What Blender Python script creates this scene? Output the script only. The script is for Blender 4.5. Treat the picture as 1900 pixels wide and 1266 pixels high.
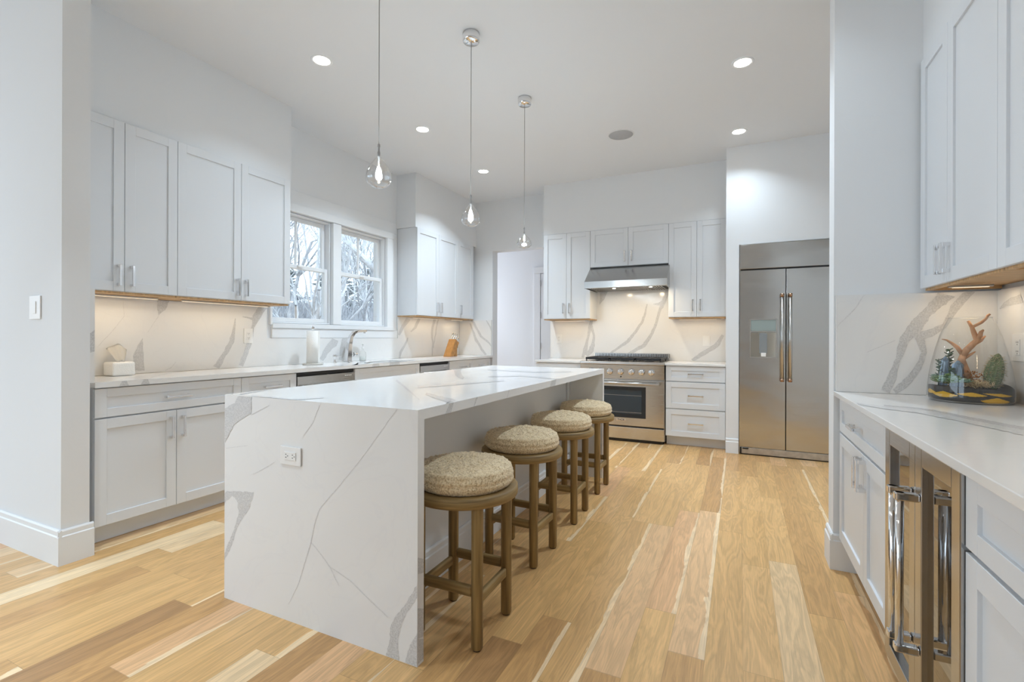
import bpy, bmesh, math, random
from mathutils import Vector, Matrix, noise
from mathutils.geometry import tessellate_polygon
random.seed(7)
PI = math.pi
S = bpy.context.scene
COL = S.collection
for o in list(bpy.data.objects): bpy.data.objects.remove(o)

# ------------------------------------------------------------------ camera
CAM_H, YAW, ROLL, FPX, CYP = 1.172, 0.4425, 0.003, 892.0, 627.0
cd = bpy.data.cameras.new('camera'); cam = bpy.data.objects.new('camera', cd); COL.objects.link(cam)
cam.matrix_world = (Matrix.Translation((0, 0, CAM_H)) @ Matrix.Rotation(YAW, 4, 'Z')
                    @ Matrix.Rotation(PI/2, 4, 'X') @ Matrix.Rotation(ROLL, 4, 'Z'))
cd.sensor_width = 36; cd.lens = 36*FPX/1900; cd.shift_y = -(633-CYP)/1900
cd.clip_start = .05; cd.clip_end = 200
S.camera = cam

# ------------------------------------------------------------------ world, exposure, large lights
S.view_settings.view_transform = 'Standard'; S.view_settings.look = 'None'
S.view_settings.gamma = 1; S.view_settings.use_curve_mapping = False
S.view_settings.exposure = 0.36
S.cycles.max_bounces = 12; S.cycles.diffuse_bounces = 6; S.cycles.transparent_max_bounces = 16
S.cycles.sample_clamp_indirect = 4.0
W = bpy.data.worlds.new('sky'); S.world = W; W.use_nodes = True
bg = W.node_tree.nodes['Background']; bg.inputs[0].default_value = (.69, .85, 1, 1); bg.inputs[1].default_value = 3.15

def area(name, loc, rot, sx, sy, watts, col=(1, 1, 1), parent=None, portal=False, spread=None):
    l = bpy.data.lights.new(name, 'AREA'); l.shape = 'RECTANGLE'; l.size = sx; l.size_y = sy
    l.energy = watts; l.color = col
    if portal: l.cycles.is_portal = True
    if spread: l.spread = spread
    o = bpy.data.objects.new(name, l); COL.objects.link(o); o.rotation_euler = rot
    if parent is not None:
        o.parent = parent; o.location = Vector(loc) - root_loc(parent)
    else: o.location = loc
    return o
def root_loc(p):
    while p.parent is not None: p = p.parent
    return Vector(p.location)
# daylight entering the openings of the room behind the camera, and the hall window
area('portal_rear', (-4.7, -4.02, 1.475), (PI/2, 0, 0), 2.6, 2.25, 1, portal=True)
area('portal_side', (-6.55, -1.45, 1.42), (0, -PI/2, 0), 2.8, 4.7, 1, portal=True)
area('daylight_hall', (-4.6, 6.8, 1.6), (0, -PI/2, 0), 1.6, .8, 13, (.85, .89, 1))
area('window_portal', (-3.98, 3.78, 1.84), (0, -PI/2, 0), 1.2, 1.6, 1, portal=True)

# ------------------------------------------------------------------ pixel of the photograph -> point on a plane
def px(u, v, X=None, Y=None, Z=None):
    a = (u-950)/FPX; b = -(v-CYP)/FPX
    c, s = math.cos(ROLL), math.sin(ROLL); a, b = a*c-b*s, a*s+b*c
    c, s = math.cos(YAW), math.sin(YAW); D = Vector((a*c-s, a*s+c, b))
    t = X/D.x if X is not None else Y/D.y if Y is not None else (Z-CAM_H)/D.z
    return Vector((0, 0, CAM_H)) + D*t

# ------------------------------------------------------------------ materials
def new_mat(name):
    m = bpy.data.materials.new(name); m.use_nodes = True
    return m, m.node_tree.nodes, m.node_tree.links, m.node_tree.nodes['Principled BSDF']
def mat(name, col, rough=.5, metal=0, bump=0, bscale=80, var=0, vscale=6, coat=0, emit=None, estr=0, spec=.5, stretch=None):
    m, N, L, P = new_mat(name)
    P.inputs['Base Color'].default_value = (*col, 1); P.inputs['Roughness'].default_value = rough
    P.inputs['Metallic'].default_value = metal; P.inputs['Coat Weight'].default_value = coat
    P.inputs['Specular IOR Level'].default_value = spec
    if emit: P.inputs['Emission Color'].default_value = (*emit, 1); P.inputs['Emission Strength'].default_value = estr
    tc = N.new('ShaderNodeTexCoord'); mp = N.new('ShaderNodeMapping'); L.new(tc.outputs['Object'], mp.inputs[0])
    if stretch: mp.inputs['Scale'].default_value = stretch
    nz = N.new('ShaderNodeTexNoise'); L.new(mp.outputs[0], nz.inputs['Vector']); nz.inputs['Scale'].default_value = vscale; nz.inputs['Detail'].default_value = 5
    if var:
        r = N.new('ShaderNodeValToRGB'); L.new(nz.outputs['Fac'], r.inputs[0])
        r.color_ramp.elements[0].position = .3; r.color_ramp.elements[1].position = .7
        r.color_ramp.elements[0].color = (*[max(0, c*(1-var)) for c in col], 1)
        r.color_ramp.elements[1].color = (*[min(1, c*(1+var)) for c in col], 1)
        L.new(r.outputs[0], P.inputs['Base Color'])
    if bump:
        n2 = N.new('ShaderNodeTexNoise'); L.new(mp.outputs[0], n2.inputs['Vector']); n2.inputs['Scale'].default_value = bscale; n2.inputs['Detail'].default_value = 4
        b = N.new('ShaderNodeBump'); b.inputs['Strength'].default_value = bump; b.inputs['Distance'].default_value = .01
        L.new(n2.outputs['Fac'], b.inputs['Height']); L.new(b.outputs[0], P.inputs['Normal'])
    return m
def thin_glass(name, tint=(1, 1, 1), refl=1.0, power=1.0):
    m, N, L, P = new_mat(name); N.remove(P)
    out = N['Material Output']; t = N.new('ShaderNodeBsdfTransparent'); t.inputs[0].default_value = (*tint, 1)
    g = N.new('ShaderNodeBsdfGlossy'); g.inputs['Roughness'].default_value = .02
    lw = N.new('ShaderNodeLayerWeight'); lw.inputs['Blend'].default_value = .5
    pw = N.new('ShaderNodeMath'); pw.operation = 'POWER'; L.new(lw.outputs['Facing'], pw.inputs[0]); pw.inputs[1].default_value = 4
    f = N.new('ShaderNodeMath'); f.operation = 'MULTIPLY_ADD'; L.new(pw.outputs[0], f.inputs[0]); f.inputs[1].default_value = .9; f.inputs[2].default_value = .045
    k = N.new('ShaderNodeMath'); k.operation = 'MULTIPLY'; k.use_clamp = True; L.new(f.outputs[0], k.inputs[0]); k.inputs[1].default_value = refl
    x = N.new('ShaderNodeMixShader'); L.new(k.outputs[0], x.inputs[0]); L.new(t.outputs[0], x.inputs[1]); L.new(g.outputs[0], x.inputs[2])
    L.new(x.outputs[0], out.inputs[0]); return m

M = {}
M['wall'] = mat('wall_paint', (.775, .795, .815), .85, bump=.03, bscale=220)
M['ceiling'] = mat('ceiling_paint', (.765, .79, .82), .9, bump=.03, bscale=200)
M['trim'] = mat('trim_paint', (.80, .82, .84), .45)
M['cab'] = mat('cabinet_paint', (.735, .76, .79), .38)
M['cabin'] = mat('cabinet_gap', (.30, .31, .32), .7)
M['chrome'] = mat('chrome', (.82, .82, .83), .08, 1)
M['nickel'] = mat('brushed_nickel', (.55, .54, .52), .28, 1)
M['hinge'] = mat('grey_hinge', (.38, .39, .40), .4)
M['black'] = mat('black_plastic', (.015, .015, .016), .35)
M['iron'] = mat('cast_iron', (.012, .012, .014), .55, bump=.2, bscale=300)
M['white'] = mat('white_plastic', (.85, .85, .84), .35)
M['slot'] = mat('dark_slot', (.12, .12, .12), .6)
M['paper'] = mat('paper', (.86, .85, .82), .9, bump=.35, bscale=150)
M['underwood'] = mat('maple_underside', (.55, .34, .16), .5, var=.25, vscale=10, stretch=(1, 8, 1))
M['knifewood'] = mat('knife_block_wood', (.42, .20, .06), .45, var=.3, vscale=20, stretch=(8, 1, 1))
M['tray'] = mat('grey_stone_disc', (.62, .60, .56), .5, var=.1)
M['glass'] = thin_glass('window_glass', (.97, .985, .99), .9)
M['clear'] = thin_glass('clear_glass', (.985, .99, .985), 1.6)
M['shade'] = thin_glass('pendant_glass', (.97, .97, .97), 3.2)
M['darkglass'] = mat('oven_glass', (.012, .016, .022), .04, spec=.6)
M['coolglass'] = thin_glass('cooler_glass', (.5, .46, .42), 1.6)
M['lamp'] = mat('lamp_lens', (1, 1, 1), .4, emit=(1, .95, .86), estr=9)
M['bulb'] = mat('bulb_glow', (1, .9, .7), .4, emit=(1, .82, .55), estr=14)
M['hoodlamp'] = mat('hood_lamp', (1, .9, .7), .4, emit=(1, .86, .62), estr=20)
M['led'] = mat('led_diffuser', (.9, .85, .75), .4, emit=(1, .78, .50), estr=.6)
M['speaker'] = mat('speaker_mesh', (.50, .51, .53), .7, bump=.5, bscale=500)
M['cord'] = mat('pendant_cord', (.35, .35, .35), .4, .6)
M['sand_black'] = mat('black_sand', (.03, .028, .027), .9, bump=.4, bscale=500)
M['sand_yellow'] = mat('yellow_sand', (.70, .40, .03), .9, bump=.4, bscale=500)
M['succ'] = mat('succulent_green', (.13, .24, .06), .45, var=.5, vscale=40)
M['succ2'] = mat('succulent_blue_green', (.20, .33, .22), .45, var=.4, vscale=40)
M['jade'] = mat('dark_jade_leaf', (.05, .10, .05), .4, var=.6, vscale=60)
M['cactus'] = mat('cactus_skin', (.15, .20, .08), .6, var=.4, vscale=50)
M['spine'] = mat('cactus_spine', (.55, .47, .30), .6)
M['drift'] = mat('driftwood', (.55, .30, .17), .7, var=.35, vscale=25, bump=.3, bscale=60)
M['moss'] = mat('dried_moss', (.38, .16, .05), .9, var=.5, vscale=80)
M['coral'] = mat('pale_reindeer_moss', (.62, .48, .28), .85)
M['crystal'] = mat('blue_mineral', (.22, .32, .44), .15, .35, var=.8, vscale=30, stretch=(2, 2, .5))
M['bark'] = mat('bark_grey', (.32, .315, .32), .9, var=.3, vscale=10)
M['bark2'] = mat('bark_pale', (.46, .455, .46), .9, var=.25, vscale=8)
M['brush'] = mat('winter_brush', (.36, .36, .375), .95, var=.35, vscale=3)
M['ground'] = mat('winter_ground', (.34, .28, .25), .95, var=.25, vscale=.8)
M['evergreen'] = mat('evergreen', (.19, .205, .20), .95, var=.5, vscale=5)

def make_marble():
    m, N, L, P = new_mat('quartz'); P.inputs['Roughness'].default_value = .13
    g = N.new('ShaderNodeNewGeometry')
    n = N.new('ShaderNodeTexNoise'); n.inputs['Scale'].default_value = 2.2; n.inputs['Detail'].default_value = 6; n.inputs['Distortion'].default_value = 1.2
    L.new(g.outputs['Position'], n.inputs['Vector'])
    r = N.new('ShaderNodeValToRGB'); L.new(n.outputs['Fac'], r.inputs[0])
    e = r.color_ramp.elements; e[0].position = .485; e[0].color = (.80, .80, .795, 1); e[1].position = .515; e[1].color = (.80, .80, .795, 1)
    k = e.new(.5); k.color = (.785, .785, .785, 1)
    L.new(r.outputs[0], P.inputs['Base Color']); return m
def make_vein(name, lo, hi):
    m, N, L, P = new_mat(name); P.inputs['Roughness'].default_value = .13
    g = N.new('ShaderNodeNewGeometry')
    n = N.new('ShaderNodeTexNoise'); n.inputs['Scale'].default_value = 160; n.inputs['Detail'].default_value = 4
    L.new(g.outputs['Position'], n.inputs['Vector'])
    r = N.new('ShaderNodeValToRGB'); L.new(n.outputs['Fac'], r.inputs[0])
    r.color_ramp.elements[0].position = .38; r.color_ramp.elements[0].color = (lo, lo, lo*1.005, 1)
    r.color_ramp.elements[1].position = .64; r.color_ramp.elements[1].color = (hi, hi, hi*1.0, 1)
    L.new(r.outputs[0], P.inputs['Base Color']); return m
M['quartz'] = make_marble(); M['vein'] = make_vein('quartz_vein', .54, .68); M['hair'] = make_vein('quartz_hairline', .66, .76)
SLAB = [M['quartz'], M['vein'], M['hair']]

def make_steel(name, col, rough, axis, warp=0):
    m, N, L, P = new_mat(name); P.inputs['Metallic'].default_value = 1; P.inputs['Base Color'].default_value = (*col, 1)
    P.inputs['Roughness'].default_value = rough
    tc = N.new('ShaderNodeNewGeometry'); mp = N.new('ShaderNodeMapping'); L.new(tc.outputs['Position'], mp.inputs[0])
    mp.inputs['Scale'].default_value = axis
    n = N.new('ShaderNodeTexNoise'); L.new(mp.outputs[0], n.inputs['Vector']); n.inputs['Scale'].default_value = 1; n.inputs['Detail'].default_value = 3
    mr = N.new('ShaderNodeMapRange'); L.new(n.outputs['Fac'], mr.inputs['Value']); mr.inputs['To Min'].default_value = rough-.06; mr.inputs['To Max'].default_value = rough+.08
    L.new(mr.outputs[0], P.inputs['Roughness'])
    if warp:
        n2 = N.new('ShaderNodeTexNoise'); n2.inputs['Scale'].default_value = 3.2; n2.inputs['Detail'].default_value = 1
        mp2 = N.new('ShaderNodeMapping'); mp2.inputs['Scale'].default_value = (.8, 1, 1.6); L.new(tc.outputs['Position'], mp2.inputs[0]); L.new(mp2.outputs[0], n2.inputs['Vector'])
        b = N.new('ShaderNodeBump'); b.inputs['Strength'].default_value = warp; b.inputs['Distance'].default_value = .02
        L.new(n2.outputs['Fac'], b.inputs['Height']); L.new(b.outputs[0], P.inputs['Normal'])
    return m
M['steel'] = make_steel('stainless', (.60, .59, .575), .24, (6, 6, 400))
M['coolsteel'] = make_steel('stainless_cooler', (.46, .45, .44), .2, (6, 6, 400))
M['fridge'] = make_steel('stainless_fridge', (.56, .55, .53), .20, (4, 4, 300), .35)
M['hoodsteel'] = make_steel('stainless_hood', (.50, .495, .485), .22, (300, 6, 6))

def make_floor():
    m, N, L, P = new_mat('oak_floor')
    def mth(op, a, b=None, c=None):
        n = N.new('ShaderNodeMath'); n.operation = op
        for i, x in enumerate((a, b, c)):
            if x is None: continue
            if isinstance(x, (int, float)): n.inputs[i].default_value = x
            else: L.new(x, n.inputs[i])
        return n.outputs[0]
    g = N.new('ShaderNodeNewGeometry'); sp = N.new('ShaderNodeSeparateXYZ'); L.new(g.outputs['Position'], sp.inputs[0])
    x, y = sp.outputs[0], sp.outputs[1]
    xs = mth('DIVIDE', mth('ADD', x, 10.02), .127); row = mth('FLOOR', xs); fx = mth('FRACT', xs)
    w1 = N.new('ShaderNodeTexWhiteNoise'); w1.noise_dimensions = '1D'; L.new(row, w1.inputs['W'])
    ln = mth('MULTIPLY_ADD', w1.outputs['Value'], .9, .75)
    w1b = N.new('ShaderNodeTexWhiteNoise'); w1b.noise_dimensions = '1D'; L.new(mth('ADD', row, 91.3), w1b.inputs['W'])
    ys = mth('DIVIDE', mth('MULTIPLY_ADD', w1b.outputs['Value'], 5.0, mth('ADD', y, 20)), ln); cell = mth('FLOOR', ys); fy = mth('FRACT', ys)
    cv = N.new('ShaderNodeCombineXYZ'); L.new(row, cv.inputs[0]); L.new(cell, cv.inputs[1])
    w2 = N.new('ShaderNodeTexWhiteNoise'); w2.noise_dimensions = '3D'; L.new(cv.outputs[0], w2.inputs['Vector'])
    tone = N.new('ShaderNodeValToRGB'); L.new(w2.outputs['Value'], tone.inputs[0])
    e = tone.color_ramp.elements
    e[0].position = 0; e[0].color = (.36, .20, .085, 1); e[1].position = 1; e[1].color = (.76, .58, .36, 1)
    for p, c in ((.04, (.48, .27, .108)), (.3, (.575, .345, .142)), (.55, (.61, .37, .152)), (.75, (.64, .395, .17)), (.86, (.64, .38, .195)), (.94, (.69, .47, .25))):
        k = e.new(p); k.color = (*c, 1)
    # grain, stretched along the boards
    off = mth('MULTIPLY', w2.outputs['Value'], 60)
    gv = N.new('ShaderNodeCombineXYZ'); L.new(mth('MULTIPLY', x, 15), gv.inputs[0]); L.new(mth('MULTIPLY', y, 1.6), gv.inputs[1]); L.new(off, gv.inputs[2])
    n1 = N.new('ShaderNodeTexNoise'); L.new(gv.outputs[0], n1.inputs['Vector']); n1.inputs['Scale'].default_value = 1; n1.inputs['Detail'].default_value = 5; n1.inputs['Distortion'].default_value = 1.0
    # cathedral rings
    rings = mth('SINE', mth('MULTIPLY', n1.outputs['Fac'], 42))
    fv = N.new('ShaderNodeCombineXYZ'); L.new(mth('MULTIPLY', x, 260), fv.inputs[0]); L.new(mth('MULTIPLY', y, 9), fv.inputs[1]); L.new(off, fv.inputs[2])
    n2 = N.new('ShaderNodeTexNoise'); L.new(fv.outputs[0], n2.inputs['Vector']); n2.inputs['Scale'].default_value = 1; n2.inputs['Detail'].default_value = 2
    val = mth('ADD', mth('MULTIPLY_ADD', rings, .085, .95), mth('MULTIPLY', mth('SUBTRACT', n2.outputs['Fac'], .5), .42))
    val = mth('ADD', val, mth('MULTIPLY', mth('SUBTRACT', n1.outputs['Fac'], .45), .35))
    # pale sapwood edge on some boards
    w3 = N.new('ShaderNodeTexWhiteNoise'); w3.noise_dimensions = '3D'; cv2 = N.new('ShaderNodeVectorMath'); cv2.operation = 'ADD'; L.new(cv.outputs[0], cv2.inputs[0]); cv2.inputs[1].default_value = (13.7, 5.1, 2)
    L.new(cv2.outputs[0], w3.inputs['Vector'])
    edge = mth('ADD', fx, mth('MULTIPLY', mth('SUBTRACT', n1.outputs['Fac'], .5), .7))
    sap = mth('MULTIPLY', mth('GREATER_THAN', w3.outputs['Value'], .72), mth('GREATER_THAN', edge, .86))
    seam = mth('MAXIMUM', mth('LESS_THAN', fx, .012), mth('LESS_THAN', fy, .0022))
    val = mth('MULTIPLY', val, mth('MULTIPLY_ADD', seam, -.28, 1))
    mx = N.new('ShaderNodeMix'); mx.data_type = 'RGBA'; L.new(mth('MULTIPLY', sap, .75), mx.inputs['Factor']); L.new(tone.outputs[0], mx.inputs['A']); mx.inputs['B'].default_value = (.80, .63, .41, 1)
    vm = N.new('ShaderNodeVectorMath'); vm.operation = 'SCALE'; L.new(mx.outputs['Result'], vm.inputs[0]); L.new(mth('MULTIPLY', val, 1.1), vm.inputs['Scale'])
    L.new(vm.outputs[0], P.inputs['Base Color'])
    rg = mth('MULTIPLY_ADD', n2.outputs['Fac'], .12, .27); L.new(rg, P.inputs['Roughness'])
    b = N.new('ShaderNodeBump'); b.inputs['Strength'].default_value = .06; b.inputs['Distance'].default_value = .004; L.new(val, b.inputs['Height']); L.new(b.outputs[0], P.inputs['Normal'])
    return m
M['floor'] = make_floor()
def make_stoolwood(sc=(60, 60, 3)):
    m, N, L, P = new_mat('weathered_oak'); P.inputs['Roughness'].default_value = .5
    tc = N.new('ShaderNodeTexCoord'); mp = N.new('ShaderNodeMapping'); mp.inputs['Scale'].default_value = sc; L.new(tc.outputs['Object'], mp.inputs[0])
    n = N.new('ShaderNodeTexNoise'); n.inputs['Scale'].default_value = 1; n.inputs['Detail'].default_value = 6; L.new(mp.outputs[0], n.inputs['Vector'])
    r = N.new('ShaderNodeValToRGB'); L.new(n.outputs['Fac'], r.inputs[0]); e = r.color_ramp.elements
    e[0].position = .25; e[0].color = (.135, .080, .025, 1); e[1].position = .75; e[1].color = (.40, .265, .10, 1)
    L.new(r.outputs[0], P.inputs['Base Color'])
    b = N.new('ShaderNodeBump'); b.inputs['Strength'].default_value = .2; b.inputs['Distance'].default_value = .002; L.new(n.outputs['Fac'], b.inputs['Height']); L.new(b.outputs[0], P.inputs['Normal'])
    return m
M['stoolwood'] = make_stoolwood(); M['stoolring'] = make_stoolwood((5, 5, 110)); M['stoolx'] = make_stoolwood((4, 70, 70)); M['stooly'] = make_stoolwood((70, 4, 70))
def make_boucle():
    m, N, L, P = new_mat('boucle'); P.inputs['Roughness'].default_value = .95; P.inputs['Sheen Weight'].default_value = .3
    tc = N.new('ShaderNodeTexCoord')
    v = N.new('ShaderNodeTexVoronoi'); v.inputs['Scale'].default_value = 110; L.new(tc.outputs['Object'], v.inputs['Vector'])
    n = N.new('ShaderNodeTexNoise'); n.inputs['Scale'].default_value = 150; n.inputs['Detail'].default_value = 6; L.new(tc.outputs['Object'], n.inputs['Vector'])
    r = N.new('ShaderNodeValToRGB'); L.new(n.outputs['Fac'], r.inputs[0]); e = r.color_ramp.elements
    e[0].position = .33; e[0].color = (.46, .33, .185, 1); e[1].position = .66; e[1].color = (.88, .74, .51, 1); k = e.new(.48); k.color = (.76, .60, .375, 1)
    L.new(r.outputs[0], P.inputs['Base Color'])
    a = N.new('ShaderNodeMath'); a.operation = 'ADD'; L.new(v.outputs['Distance'], a.inputs[0]); L.new(n.outputs['Fac'], a.inputs[1])
    b = N.new('ShaderNodeBump'); b.inputs['Strength'].default_value = .5; b.inputs['Distance'].default_value = .004; L.new(a.outputs[0], b.inputs['Height']); L.new(b.outputs[0], P.inputs['Normal'])
    return m
M['boucle'] = make_boucle()

# ------------------------------------------------------------------ mesh building
class MB:
    def __init__(s): s.bm = bmesh.new()
    def box(s, x0, x1, y0, y1, z0, z1, bev=0, mi=0, seg=2):
        x0, x1 = sorted((x0, x1)); y0, y1 = sorted((y0, y1)); z0, z1 = sorted((z0, z1))
        v = [s.bm.verts.new((x, y, z)) for z in (z0, z1) for y in (y0, y1) for x in (x0, x1)]
        fs = [s.bm.faces.new([v[i] for i in q]) for q in ((0, 2, 3, 1), (4, 5, 7, 6), (0, 1, 5, 4), (2, 6, 7, 3), (0, 4, 6, 2), (1, 3, 7, 5))]
        for f in fs: f.material_index = mi
        if bev:
            es = list({e for f in fs for e in f.edges})
            bmesh.ops.bevel(s.bm, geom=es, offset=bev, segments=seg, affect='EDGES', profile=.5)
        return s
    def prism(s, poly, axis, lo, hi, mi=0, smooth=False):
        def P(a, b, t): return {'x': (t, a, b), 'y': (a, t, b), 'z': (a, b, t)}[axis]
        A = [s.bm.verts.new(P(a, b, lo)) for a, b in poly]; B = [s.bm.verts.new(P(a, b, hi)) for a, b in poly]
        n = len(poly); fs = [s.bm.faces.new(A[::-1]), s.bm.faces.new(B)]
        for i in range(n):
            f = s.bm.faces.new((A[i], A[(i+1) % n], B[(i+1) % n], B[i])); f.smooth = smooth; fs.append(f)
        for f in fs: f.material_index = mi
        return s
    def tube(s, pts, r, seg=12, mi=0, caps=True, smooth=True):
        pts = [Vector(p) for p in pts]; n = len(pts); rs = r if isinstance(r, (list, tuple)) else [r]*n
        rings = []; up = None
        for i, p in enumerate(pts):
            d = (pts[min(i+1, n-1)]-pts[max(i-1, 0)]).normalized()
            if up is None:
                up = d.orthogonal().normalized()
            up = (up - d*up.dot(d)).normalized() if (up - d*up.dot(d)).length > 1e-6 else d.orthogonal().normalized()
            w = d.cross(up)
            rings.append([s.bm.verts.new(p+(up*math.cos(a)+w*math.sin(a))*rs[i]) for a in [2*PI*k/seg for k in range(seg)]])
        for a, b in zip(rings, rings[1:]):
            for k in range(seg):
                f = s.bm.faces.new((a[k], a[(k+1) % seg], b[(k+1) % seg], b[k])); f.smooth = smooth; f.material_index = mi
        if caps:
            for q in (rings[0][::-1], rings[-1]):
                f = s.bm.faces.new(q); f.material_index = mi
        return s
    def lathe(s, cx, cy, prof, seg=32, mi=0, smooth=True, axis='z', c0=0):
        # prof: (radius, height); axis z about (cx,cy); axis 'y'/'x' about (cx, cz=cy)
        rings = []
        for r, h in prof:
            if r < 1e-6:
                q = {'z': (cx, cy, h), 'y': (cx, h, cy), 'x': (h, cx, cy)}[axis]; rings.append([s.bm.verts.new(q)])
            else:
                R = []
                for k in range(seg):
                    a = 2*PI*k/seg; ca, sa = r*math.cos(a), r*math.sin(a)
                    R.append(s.bm.verts.new({'z': (cx+ca, cy+sa, h), 'y': (cx+ca, h, cy+sa), 'x': (h, cx+ca, cy+sa)}[axis]))
                rings.append(R)
        for a, b in zip(rings, rings[1:]):
            if len(a) == 1 and len(b) == 1: continue
            for k in range(seg):
                k2 = (k+1) % seg
                if len(a) == 1: q = (a[0], b[k2], b[k])
                elif len(b) == 1: q = (a[k], a[k2], b[0])
                else: q = (a[k], a[k2], b[k2], b[k])
                f = s.bm.faces.new(q); f.smooth = smooth; f.material_index = mi
        return s
    def poly3(s, pts, mi=0):
        f = s.bm.faces.new([s.bm.verts.new(p) for p in pts]); f.material_index = mi; return s
    def obj(s, name, mats, origin=(0, 0, 0), recalc=True):
        if recalc: bmesh.ops.recalc_face_normals(s.bm, faces=s.bm.faces)
        me = bpy.data.meshes.new(name)
        if Vector(origin).length > 0: bmesh.ops.translate(s.bm, verts=s.bm.verts, vec=-Vector(origin))
        s.bm.to_mesh(me); s.bm.free()
        for m in (mats if isinstance(mats, (list, tuple)) else [mats]): me.materials.append(m)
        o = bpy.data.objects.new(name, me); COL.objects.link(o); return o
    def part(s, name, mats, parent, label=None, stuff=False):      # a part or sub-part, in the thing's own coordinates
        o = s.obj(name, mats, root_loc(parent)); o.parent = parent
        if label: o['label'] = label
        if stuff: o['kind'] = 'stuff'
        return o
    def solo(s, name, mats, label, cat, loc, group=None, kind=None):
        o = s.obj(name, mats, loc); o.location = loc; tag(o, label, cat, group, kind); return o
    def struct(s, name, mats, parent=None):
        o = s.obj(name, mats, root_loc(parent) if parent else (0, 0, 0))
        if parent: o.parent = parent
        else: o['kind'] = 'structure'
        return o
def tag(o, label, cat, group=None, kind=None):
    o['label'] = label; o['category'] = cat
    if group: o['group'] = group
    if kind: o['kind'] = kind
def thing(name, label, cat, loc, group=None):
    o = bpy.data.objects.new(name, None); COL.objects.link(o); o.location = loc; o.empty_display_size = .1
    tag(o, label, cat, group); return o
def dup(root, loc, label=None, rz=None):
    r = root.copy(); COL.objects.link(r); r.location = loc
    if rz is not None: r.rotation_euler = (0, 0, rz)
    if label: r['label'] = label
    for ch in list(root.children):
        c = ch.copy(); COL.objects.link(c); c.parent = r
        for g in list(ch.children):
            d = g.copy(); COL.objects.link(d); d.parent = c
    return r

# overlays of darker stone lying in a slab's face: part of the slab's own mesh
OFF = [.0005]
def _on(u, v, plane):
    off = OFF[0]
    k, val = plane[0], plane[1]; sg = plane[2]
    p = px(u, v, **{k: val}); i = 'XYZ'.index(k); p[i] += sg*off; return p
def vein_poly(mb, plane, pts, mi=1, clampf=None, jit=1.0):
    OFF[0] = .0005+(OFF[0]-.0005+.00004) % .0008
    out = []
    n = len(pts)
    for i in range(n):
        a, b = Vector(pts[i]), Vector(pts[(i+1) % n]); m = max(1, int((b-a).length/5))
        for k in range(m):
            q = a.lerp(b, k/m)
            if k: q = q+Vector((random.uniform(-jit, jit), random.uniform(-jit, jit)))
            out.append(_on(q.x, q.y, plane))
    if clampf: out = [clampf(p) for p in out]
    pts2 = []
    for p in out:
        if not pts2 or (p-pts2[-1]).length > .0015: pts2.append(p)
    if (pts2[0]-pts2[-1]).length < .0015: pts2.pop()
    vs = [mb.bm.verts.new(p) for p in pts2]
    for t in tessellate_polygon([pts2]):
        try: mb.bm.faces.new([vs[i] for i in t]).material_index = mi
        except ValueError: pass
def vein_line(mb, plane, pts, mi=1, jit=.5, clampf=None, step=6):
    OFF[0] = .0005+(OFF[0]-.0005+.00004) % .0008
    P = []
    for (a, b) in zip(pts, pts[1:]):
        d = math.hypot(b[0]-a[0], b[1]-a[1]); m = max(1, int(d/step))
        for k in range(m): P.append([a[j]+(b[j]-a[j])*k/m for j in range(3)])
    P.append(list(pts[-1]))
    L_, R_ = [], []
    for i, (u, v, w) in enumerate(P):
        a = P[max(i-1, 0)]; b = P[min(i+1, len(P)-1)]
        dx, dy = b[0]-a[0], b[1]-a[1]; l = math.hypot(dx, dy) or 1
        nx, ny = -dy/l, dx/l
        j1 = 1+random.uniform(-.16, .16); j2 = 1+random.uniform(-.16, .16); du = random.uniform(-jit, jit)
        p1 = _on(u+du+nx*w/2*j1, v+ny*w/2*j1, plane); p2 = _on(u+du-nx*w/2*j2, v-ny*w/2*j2, plane)
        if clampf: p1, p2 = clampf(p1), clampf(p2)
        L_.append(mb.bm.verts.new(p1)); R_.append(mb.bm.verts.new(p2))
    for i in range(len(L_)-1):
        try:
            f = mb.bm.faces.new((L_[i], L_[i+1], R_[i+1], R_[i])); f.material_index = mi
        except ValueError: pass
def clamp_box(x0=-99, x1=99, y0=-99, y1=99, z0=-99, z1=99):
    return lambda p: Vector((min(max(p.x, x0), x1), min(max(p.y, y0), y1), min(max(p.z, z0), z1)))

# ------------------------------------------------------------------ layout numbers (metres)
XW = -3.76          # wall with the window
YB = 6.10           # wall with the range
ZC = 3.13           # ceiling
ZL, ZB, ZR, ZI = .918, .900, .905, .914     # worktops: window wall, range wall, beverage wall, island

# ------------------------------------------------------------------ room shell
MB().box(-6.6, 2.4, -4.1, 7.6, -.1, 0).struct('floor', M['floor'])
MB().box(-6.6, 2.4, -4.1, 6.25, ZC, ZC+.1).struct('ceiling', M['ceiling'])
WY0, WY1, WZ0, WZ1 = px(505, 600, X=XW).y, px(722, 600, X=XW).y, 1.285, px(722, 436, X=XW).z
WZ1 = px(722, 440, X=XW).z
w = MB(); T = .24
w.box(XW-T, XW, 1.357, WY0, 0, ZC).box(XW-T, XW, WY1, YB+.15, 0, ZC).box(XW-T, XW, WY0, WY1, 0, WZ0).box(XW-T, XW, WY0, WY1, WZ1, ZC)
w.struct('wall_left', M['wall'])
OX0, OX1, OZ = -3.20, -2.31, 2.41
w = MB(); w.box(XW, OX0, YB, YB+.15, 0, ZC).box(OX0, OX1, YB, YB+.15, OZ, ZC).box(OX1, 2.3, YB, YB+.15, 0, ZC)
w.struct('wall_back', M['wall'])
MB().box(-6.5, -3.14, 1.237, 1.357, 0, ZC).struct('wall_left_return', M['wall'])
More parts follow.
